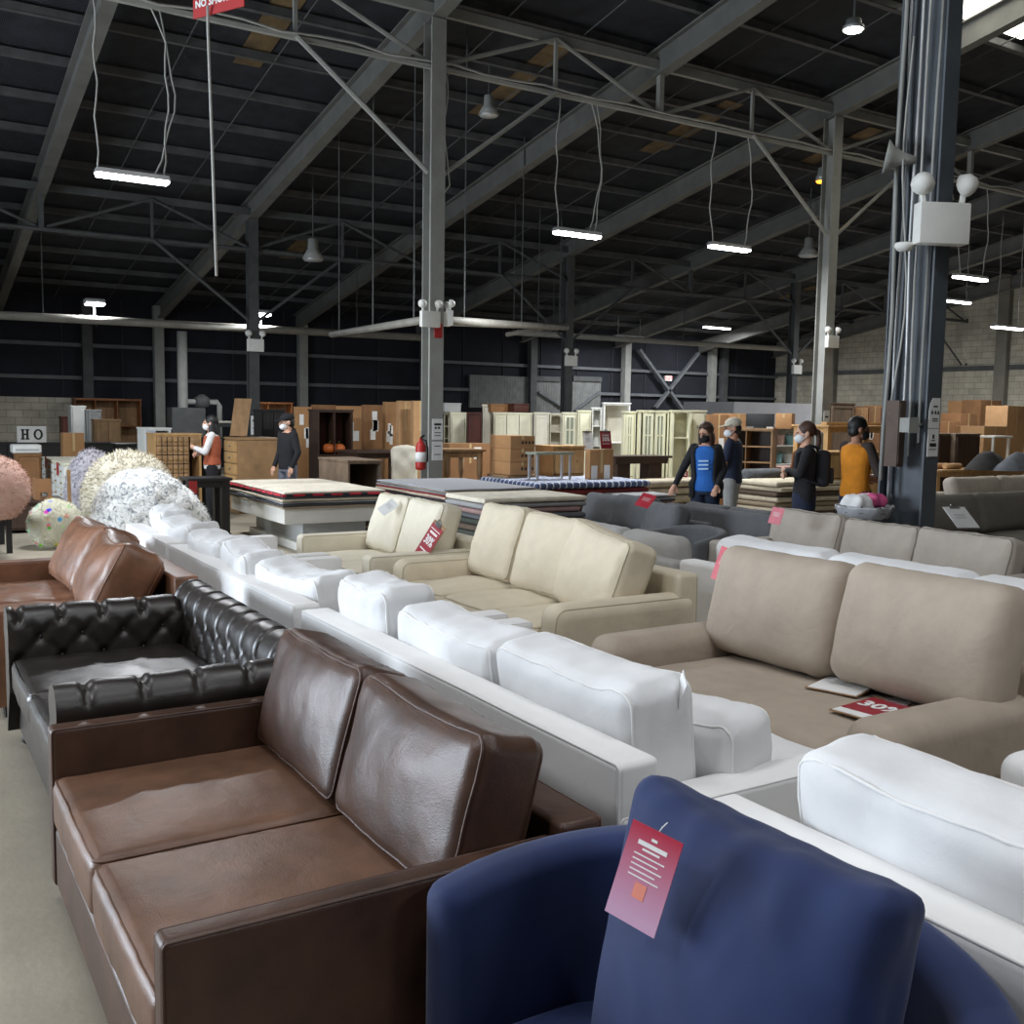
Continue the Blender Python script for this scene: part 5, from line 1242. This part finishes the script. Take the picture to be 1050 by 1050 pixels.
# 1 woman in the rust vest, profile to the left
def vest(root,hd,torso,arms,LY):
    t=MB(); loft(t,[(c,rx+.03,ry+.03) for c,rx,ry in torso[1:6]]); remesh(t,'vest',CVEST,root,.011,4)
person('woman with long black hair in a rust vest over white sleeves, looking left',g(217,15.3),rad(-107),1.60,((.22,-.1,1.14),(.02,-.26,1.2)),((-.21,-.14,1.14),(.03,-.24,1.1)),SK1,HBK,'verylong',rad(-10),0,CWHT,CBLK,CMW,female=True,extra=vest)
# 2 man in black hoodie
def hood(root,hd,torso,arms,LY):
    t=MB(); caps(t,[Vector((-.09,.05,1.44)),Vector((0,.10,1.46)),Vector((.09,.05,1.44))],[.04,.055,.04]); remesh(t,'hood',CBLK,root,.011,3)
person('man in a black hoodie, black cap and white mask standing by the tall cartons',g(295,15.2),rad(-75),1.64,((.25,.02,1.13),(.22,-.08,.9)),((-.25,.02,1.13),(-.2,-.12,.9)),SK1,HBK,'capped',rad(-20),rad(8),CBLK,CJEAN,CMW,extra=hood,cap=CBLK)
# 3 woman in blue tee and open black cardigan
def cardi(root,hd,torso,arms,LY):
    t=MB(); n=22
    for sg in(-1,1):
        def fn(u,v,sg=sg):
            zz=.78+.66*u; i=max(0,min(5,int((zz-.84)/.12))); c,rx,ry=min(torso,key=lambda q:abs(q[0][2]-zz))
            a=rad(-52)+v*rad(150); rx+=.036+.02*(1-u); ry+=.036+.02*(1-u); return (sg*rx*math.cos(a),LY(zz)+ry*math.sin(a),zz)
        t.grid(fn,14,14)
    o=t.build('cardigan',CBLK,root,smooth=True); o.modifiers.new('s','SOLIDIFY').thickness=.012
    MB().grid(lambda u,v:((u-.5)*.15,-.137-.01*math.sin(v*PI)+LY(1.2),1.1+.14*v),6,6).build('shirt_print',CWHT,root) if False else None
    for k in range(3): MB().soft(.13,.01,.022,.004,lambda p:Vector((p.x,p.y+.5*p.x*p.x,p.z+.05*p.x)),n=8).build('shirt_print',cl('tee_print',(170,200,232)),root,(0,-.142+LY(1.2),1.15+.05*k))
    gl=MB(); gl.tube([hd@Vector((.08*math.cos(a),-.02-.09*math.sin(a),.085)) for a in [PI*i/10 for i in range(11)]],.006,5); gl.build('glasses_on_hair',BLACK,root)
person('woman in a bright blue tee, black cardigan and black mask, touching a rug',g(726,12.1),rad(-55),1.63,((.22,.0,1.14),(.18,-.16,.95)),((-.28,-.05,1.15),(-.34,-.22,.94)),SK1,HBR,'long',rad(-15),rad(14),CBLUE,CDEN,cl('black_mask',(26,26,30),.05),slmat=CBLK,female=True,extra=cardi,lean=.12)
# 4 man in cap
def watch(root,hd,torso,arms,LY):
    a,e,w=arms[0]; d=(w-e).normalized(); MB().tube([w-d*.03,w-d*.0],.036,10).build('wristwatch',BLACK,root)
person('man in a beige cap, navy tee and grey shorts, seen from behind',g(753,13.3),rad(-150),1.68,((.24,-.04,1.12),(.2,-.2,.95)),((-.26,.0,1.12),(-.25,-.06,.86)),SK2,HBK,'capped',rad(25),rad(8),CNAV,CGREY,CMW,sleeve='short',shorts=True,cap=CCAP,extra=watch)
# 5 woman with ponytail and backpack
def pack(root,hd,torso,arms,LY):
    bp=MB().soft(.28,.15,.42,.06,lambda p:Vector((p.x*(1-.25*max(0,p.z)),p.y,p.z)),n=14).build('backpack',CPACK,root,(0,.19,1.2),smooth=True)
    MB().soft(.22,.05,.18,.03,n=8).build('front_pocket',CPACK,bp,(0,.09,-.08),smooth=True)
    for sg in(-1,1): MB().tube([(sg*.1,.14,1.43),(sg*.11,.02,1.465),(sg*.12,-.12,1.36),(sg*.13,-.13,1.2),(sg*.16,.0,1.06),(sg*.12,.14,1.02)],.016,6).build('strap',CSTRAP if sg<0 else CPACK,bp).matrix_parent_inverse=Matrix.Translation((0,-.19,-1.2))
    t=MB(); loft(t,[((0,0,.72),.19,.13),((0,0,.85),.185,.135),((0,0,.95),.18,.13)]); remesh(t,'jacket_hem',CNAV,root,.012,3)
person('woman with a brown ponytail, dark jacket and backpack, arms folded, facing left',g(828,11.2),rad(-128),1.66,((.24,-.1,1.14),(-.03,-.2,1.16)),((-.24,-.1,1.14),(.05,-.23,1.12)),SK1,HBR,'pony',0,rad(4),CBLK,CBLK,CMW,female=True,extra=pack)
# 6 man in orange raglan
person('man in an orange tee with dark sleeves and a black mask, pushing a stroller',g(880,11.0),rad(86),1.72,((.25,-.1,1.13),(.17,-.36,1.06)),((-.25,-.08,1.13),(-.17,-.36,1.06)),SK2,HBK,'short',rad(-22),rad(6),CORG,CDEN,MATS['black_mask'],slmat=CSLV)
# stroller and bin
STRG=mat('stroller_fabric',(200,200,202),.9,.06)
p=g(880,11.0); p=(p[0]+.46,p[1]+.06,0); o=thing('stroller','pale grey baby stroller with black looped handle beside the dark column','stroller',p,rad(86))
MB().tube([(-.2,.0,1.02),(-.22,-.06,1.06),(0,-.08,1.08),(.22,-.06,1.06),(.2,0,1.02),(.22,-.2,.75),(.2,-.35,.5)],.02,7).build('handle',BLACK,o,smooth=True)
MB().tube([(-.2,.0,1.02),(-.22,-.2,.75),(-.2,-.35,.5)],.02,7).build('side_frame',BLACK,o,smooth=True)
MB().soft(.42,.45,.5,.12,lambda q:Vector((q.x,q.y-.25*q.z,q.z)),n=12).build('seat_pod',STRG,o,(0,-.45,.6),smooth=True)
MB().grid(lambda u,v:(.22*math.cos(PI*u),-.35-.25*math.sin(v*PI*.5),.82+.2*math.sin(PI*u)*math.cos(v*PI*.5)),14,8).build('hood',BLACK,o,smooth=True)
for sx in(-1,1):
    for sy in(-.75,-.1): MB().tube([(sx*.22,sy,.1),(sx*.25,sy,.1)],.1,14).build('wheel',BLACK,o); MB().bar((sx*.2,sy,.1),(sx*.2,-.38,.45),.02).build('wheel_strut',BLACK,o)
BINM=mat('grey_bin',(92,98,104),.5,.1); BAG=mat('bin_liner',(176,178,182),.3,.15,8,bump=.6,bs=14)
p=g(891,9.25); o=thing('waste_bin','round grey waste bin with a clear liner and pink rubbish beside the dark column','bin',p)
MB().lathe([(.0,.02),(.19,.02),(.22,.84),(.245,.86),(.245,.90),(.215,.90),(.18,.06),(.0,.06)],24).build('bin_body',BINM,o,smooth=True)
def linf(u,v):
    a=2*PI*u; r=.215+.045*math.sin(v*PI)+.01*nz((math.cos(a),math.sin(a),v),4,3); return (r*math.cos(a),r*math.sin(a),.80+.17*math.sin(v*PI*.5+.0)*(1 if v<.5 else 1)-.14*max(0,v-.5)*2+.015*nz((math.cos(a)*2,math.sin(a)*2,v),3,5))
MB().grid(linf,48,8).build('bin_liner',BAG,o,smooth=True)
PK=mat('pink_wrapper',(214,92,140),.5,.2,9); 
for i,(x,y,z,r,m_,l) in enumerate(((.08,-.02,.96,.1,PK,'crumpled pink wrapper on top of the waste bin'),(-.06,.03,.93,.12,PAPER,'crumpled white paper in the waste bin, left of the pink wrapper'),(.13,.1,.93,.09,PAPER,'crumpled white paper at the back of the waste bin'))):
    q=MB().soft(r*2,r*2,r*1.4,r*.5,lambda v,i=i:v*(1+.25*nz(v,14,i)),n=10).build('crumpled_paper',m_,None,(p[0]+x,p[1]+y,z),smooth=True); tag(q,l,'rubbish')
# ------------------------------------------------------------------ fur beanbags
def fur(name,c,c2,sc=7,b=1.0): return mat(name,c,1,.1,sc,kind='fur',bump=b,bs=26,c2=c2)
FGW=fur('grey_white_fur',(246,246,243),(196,200,202),15); _r=[n for n in FGW.node_tree.nodes if n.type=='VALTORGB'][0]; _r.color_ramp.elements[0].position=.36; _r.color_ramp.elements[1].position=.52; _r.color_ramp.elements[0].color=(*srgb((140,146,152)),1)  # dark end of the ramp paints crease shading into the grey-white fur
[n for n in FGW.node_tree.nodes if n.type=='TEX_NOISE'][0].inputs['Distortion'].default_value=1.6
FCR=fur('cream_fur',(226,220,204),(200,192,170)); FLV=fur('lavender_fur',(176,172,178),(152,148,156)); FPK=fur('pink_fur',(216,182,168),(200,160,146),9)
FFL=mat('floral_fur',(222,220,198),1,.06,6,kind='fur',bump=1,bs=26); nt=FFL.node_tree; bs_=nt.nodes['Principled BSDF']; src=bs_.inputs['Base Color'].links[0].from_socket
vo=nt.nodes.new('ShaderNodeTexVoronoi'); vo.inputs['Scale'].default_value=9; nt.links.new(nt.nodes['Texture Coordinate'].outputs['Object'],vo.inputs['Vector'])
ra=nt.nodes.new('ShaderNodeValToRGB'); ra.color_ramp.elements[0].color=(1,1,1,1); ra.color_ramp.elements[1].color=(0,0,0,1); ra.color_ramp.elements[0].position=.22; ra.color_ramp.elements[1].position=.34; nt.links.new(vo.outputs['Distance'],ra.inputs['Fac'])
hs_=nt.nodes.new('ShaderNodeHueSaturation'); hs_.inputs['Saturation'].default_value=1.0; hs_.inputs['Value'].default_value=1.0; nt.links.new(vo.outputs['Color'],hs_.inputs['Color'])
mx=nt.nodes.new('ShaderNodeMix'); mx.data_type='RGBA'; nt.links.new(ra.outputs['Color'],mx.inputs['Factor']); nt.links.new(src,mx.inputs['A']); nt.links.new(hs_.outputs['Color'],mx.inputs['B']); nt.links.new(mx.outputs['Result'],bs_.inputs['Base Color'])
def beanbag(label,loc,r,mt,seed,tail=0,amp=.03,hair=.04,nh=5000,rot=0):
    rnd=random.Random(seed); root=thing('beanbag',label,'beanbag',loc,rot,'fur beanbags')
    def f(u,v):
        a=2*PI*u; b=PI*v; d=Vector((math.sin(b)*math.cos(a),math.sin(b)*math.sin(a),-math.cos(b)))
        k=1+amp*2*nz(d,1.6,seed)+amp*nz(d,5,seed+1)+amp*.5*nz(d,11,seed+2)
        p=Vector((d.x*r[0],d.y*r[1],d.z*r[2]))*k
        if p.z<-r[2]*.82: p.z=-r[2]*.82
        if tail and d.x>0: p.x+=tail*d.x**6; p.z-=tail*.9*d.x**4
        return p
    mb=MB().grid(f,96,64); mb.build('cover',mt,root,(0,0,r[2]*.82),smooth=True)
    # tufts of pile as thin spikes
    tf=MB()
    for i in range(nh):
        u=rnd.random(); v=math.acos(1-2*rnd.random())/PI; p=f(u,v)
        if p.z<-r[2]*.8: continue
        q=f((u+.004)%1,v); q2=f(u,min(1,v+.006)); n=(q-p).cross(q2-p)
        if n.length<1e-9: continue
        n.normalize(); 
        if n.dot(p)<0: n=-n
        dirn=(n+Vector((rnd.uniform(-.7,.7),rnd.uniform(-.7,.7),rnd.uniform(-.9,.3)))).normalized(); L=hair*rnd.uniform(.6,1.3)
        w=n.cross(dirn); w=w.normalized()*hair*.16 if w.length>1e-6 else Vector((hair*.16,0,0))
        o=len(tf.v); tf.v+=[tuple(p-w),tuple(p+w),tuple(p+dirn*L)]; tf.f.append((o,o+1,o+2)); tf.m.append(0)
    o=tf.build('fur_pile',mt,root,(0,0,r[2]*.82)); o['kind']='stuff'
    return root
b1=g(146,12.0); beanbag('huge grey and white shaggy fur beanbag, front of the heap behind the tan loveseat',(b1[0],b1[1],0),(.62,.42,.52),FGW,3,tail=.12,hair=.028,amp=.06,nh=8000,rot=rad(-30))
b2=g(130,13.0); beanbag('huge cream fur beanbag just behind the grey and white one',(b2[0],b2[1],0),(.58,.38,.63),FCR,5,hair=.05,nh=6000,rot=rad(-30))
b3=g(92,13.6); beanbag('lavender grey fur beanbag at the left back of the heap',(b3[0],b3[1],0),(.34,.34,.62),FLV,9,hair=.04,nh=4000,rot=rad(-30))
b4=g(54,12.2); beanbag('small cream beanbag with coloured floral spots, on the floor',(b4[0],b4[1],0),(.31,.31,.32),FFL,12,hair=.025,nh=4000)
zt_=ony(-40,531,11.3*ray(-45).y).z+.0
b5=g(-14,11.0); beanbag('dusty pink fur beanbag on the dark table at the left edge',(b5[0],b5[1]+.25,zt_+.003),(.44,.42,.40),FPK,15,hair=.03,nh=5000)
o=thing('wooden_post','thin pale wooden post behind the floral beanbag','post',(0,0,0)); q=g(69,12.9); o.location=q; MB().box(-.02,.02,-.02,.02,0,.9).build('upright',OAK,o); MB().box(-.14,.14,-.14,.14,0,.03).build('foot_plate',OAK,o)
# ------------------------------------------------------------------ more seating beyond the white row
def charcoal(): pass
sofa('sofa','charcoal sofa with three loose back cushions and a red tag',(6.4+.5,yc(7.95,9.7),0),FX,1.9,1.0,CHG,arm_w=.16,arm_h=.56,seat_h=.45,back_h=.6,ns=2,nb=2,r=.05,cr=.08,bch=.42,bct=.22,tilt=-.35,wr=.008,seed=120,bz=-.06,pipe=False,bc_list=[(-.58,0,.0,.7,0),(.0,-.02,.02,.62,.15),(.55,-.06,-.02,.6,-.1)])
sofa('sofa','grey low-backed sofa seen from behind, left of the taupe grey sofa',(8.05,yc(7.3,8.9),0),BX,1.7,.95,CHG,arm_w=.16,arm_h=.58,seat_h=.45,back_h=.72,ns=2,nb=2,r=.05,cr=.08,bch=.3,bct=.2,tilt=-.1,wr=.006,seed=124,pipe=False)
sofa('sofa','dark taupe sofa with a white clipboard on its cushion, right of the dark column',(10.3,6.65,0),rad(0),2.6,1.0,TAU3,arm_w=.16,arm_h=.58,seat_h=.46,back_h=.68,ns=2,nb=2,r=.05,cr=.08,bch=.46,bct=.22,tilt=-.25,wr=.008,seed=128,pipe=False)
sofa('sofa','light taupe sofa behind the dark taupe one at the right edge',(14.3,8.95,0),rad(0),2.6,1.0,TAU2,arm_w=.16,arm_h=.58,seat_h=.46,back_h=.66,ns=2,nb=2,r=.05,cr=.08,bch=.44,bct=.22,tilt=-.25,wr=.008,seed=132,pipe=False)
NV=NAVY; NAVY=CHG
bc=barrel_chair((6.3,7.28,0),FX+rad(-10)); bc.scale=(.75,.75,.86); bc['label']='charcoal barrel chair in front of the charcoal sofa'
NAVY=NV
for ch in kids(bc):
    if ch.name.startswith('back_cushion'): bpy.data.objects.remove(ch)
# ------------------------------------------------------------------ price tags and clipboards
TAGR=mat('hang_tag_red',(196,66,78),.35,.12,9,c2=(176,48,62)); TAGP=mat('hang_tag_pink',(214,120,132),.4,.1,9)
TG=mat('hang_tag_gradient',(205,90,105),.28,.1,9)
nt=TG.node_tree; b=nt.nodes['Principled BSDF']; tc=nt.nodes['Texture Coordinate']; sp_=nt.nodes.new('ShaderNodeSeparateXYZ'); nt.links.new(tc.outputs['Object'],sp_.inputs['Vector'])
mr=nt.nodes.new('ShaderNodeMapRange'); mr.inputs['From Min'].default_value=-.075; mr.inputs['From Max'].default_value=.085; nt.links.new(sp_.outputs['Z'],mr.inputs['Value'])
rp=nt.nodes.new('ShaderNodeValToRGB'); e=rp.color_ramp.elements; e[0].color=(*srgb((198,158,186)),1); e[1].color=(*srgb((178,52,72)),1); nt.links.new(mr.outputs['Result'],rp.inputs['Fac']); nt.links.new(rp.outputs['Color'],b.inputs['Base Color'])
def hangtag(label,loc,rot,w,h,mt,pr=PAPER,lines=True,title=None,string=True):
    o=thing('price_tag',label,'tag',loc,0,'hang tags on the sofas'); o.rotation_euler=rot
    MB().box(-w/2,w/2,-.0012,.0012,-h/2,h/2).build('card',mt,o)
    mb=MB()
    if lines:
        for k in range(5): mb.box(-w*.3,w*(.3-.1*(k%2)),-.0018,-.0012,h*(.2-.055*k)-.0012,h*(.2-.055*k)+.0012)
        mb.build('print',pr,o)
    if title: add_text('lettering',title,w*.14,PAPER,o,(0,-.0016,h*.33),(rad(90),0,0),.0004)
    if string: MB().tube([(0,0,h*.46),(.004,.004,h*.55),(.006,.014,h*.6)],.0012,5).build('string',PAPER,o)
    return o
p=onx(660,900,1.13)
hangtag('red and pink card tag pinned to the navy chair cushion',(p.x-.0,p.y,p.z),(rad(-14),rad(10),rad(-70)),.105,.175,TG)
tg=[o for o in C.objects if o.get('label','').startswith('red and pink card tag')][0]; mb=MB(); mb.box(-.03,.03,-.0018,-.0012,.052,.060); mb.box(-.018,.018,-.0018,-.0012,.044,.048); mb.box(-.006,.006,-.0018,-.0012,.066,.071); mb.build('heading',PAPER,tg); MB().box(-.012,.012,-.0018,-.0012,-.04,-.012).build('orange_patch',mat('tag_orange',(226,140,120),.4),tg)
p=onx(742,579,3.92); hangtag('red card tag hanging from the left taupe loveseat cushion',(3.92,p.y,p.z),(rad(-16),rad(8),rad(-90)),.12,.19,TAGR)
p=onx(796,529,6.62); hangtag('pink card tag on the leftmost taupe grey sofa cushion',(6.62,p.y,p.z),(rad(-20),rad(4),rad(-85)),.13,.15,TAGP)
p=onx(666,513,6.6); hangtag('red card tag on the left charcoal sofa cushion',(6.55,p.y,p.z),(rad(-58),rad(12),rad(-60)),.15,.22,TAGR)
p=ony(953,507,6.15); hangtag('pink card tag on the corner of the dark taupe sofa cushion',(p.x,6.45,p.z),(rad(-30),rad(35),rad(-20)),.2,.16,TAGP)
p=onx(500,535,4.08); hangtag('white card tag on the first cushion of the cream three-seat sofa',(4.06,p.y,p.z),(rad(-14),rad(22),rad(-75)),.1,.2,PAPER,pr=GREYP)
p=onx(399,520,3.64); hangtag('white card tag on the left cushion of the cream loveseat',(3.63,p.y,p.z),(rad(-50),rad(35),rad(-70)),.1,.16,PAPER,pr=GREYP)
p=onx(695,716,2.02); hangtag('white card tag between the last two cushions of the long white sofa',(2.02,p.y,p.z),(rad(8),rad(-28),rad(60)),.07,.17,PAPER,pr=GREYP)
# clipboards
clipboard('clipboard','white paper clipboard lying on the taupe loveseat seat, left of the red one',(*onz(866,703,.489).xy,.489),(0,0,rad(-72)),.24,.32,PAPER,back=OAK)
p=onz(900,728,.49)
o=clipboard('clipboard','red 30% clipboard lying on the taupe loveseat seat by its arm',(p.x,p.y,.489),(0,0,rad(-84)),.24,.34,PAPER,back=OAK)
o2=MB(); o2.box(-.113,.113,-.10,.143,.0062,.0072); r_=o2.build('red_panel',SALE,o); add_text('lettering','30%',.115,PAPER,o,(0,.02,.0082),(0,0,0),.0006,bold=.004)
p=onx(440,556,3.62); o=clipboard('clipboard','red 30% clipboard leaning on the right cushion of the cream loveseat',(p.x+.0,p.y,p.z),(0,0,0),.24,.34,SALE,'30%',back=OAK)
o.rotation_euler=(Matrix.Rotation(rad(-90),3,'Z')@Matrix.Rotation(rad(62),3,'X')@Matrix.Rotation(rad(-14),3,'Z')).to_euler()
p=ony(980,527,6.3); o=clipboard('clipboard','white paper clipboard leaning on the dark taupe sofa cushion',(p.x,p.y-.06,p.z-.03),(rad(35),0,rad(-20)),.25,.32,PAPER,back=PAPER)
# ------------------------------------------------------------------ light
S.view_settings.view_transform='Standard'
S.view_settings.look='None'
S.view_settings.exposure=.38
w=bpy.data.worlds.new('world'); S.world=w; w.use_nodes=True
wb=w.node_tree.nodes['Background']; wb.inputs[0].default_value=(.75,.85,1,1); wb.inputs[1].default_value=.35
def area(name,loc,size,power,col,direction,sy=None):
    l=bpy.data.lights.new(name,'AREA'); l.energy=power; l.color=col; l.size=size
    if sy: l.shape='RECTANGLE'; l.size_y=sy
    o=bpy.data.objects.new(name,l); C.objects.link(o); o.location=loc
    o.rotation_euler=Vector(direction).to_track_quat('-Z','Y').to_euler()
    return o
# daylight through the open loading door in the left wall
area('dock_daylight',(XL+.1,11,2.3),7.6,1700,(.78,.88,1),(1,-.55,-.12),4.2)
# fill lamps added over the near aisle, standing in for unseen skylights
for x,y in((1.5,-2.5),(4.5,1.5),(0,4)):
    area('skylight_daylight',(x,y,zr(y)-.2),2.4,120,(.95,.97,1),(0,0,-1),1.6)
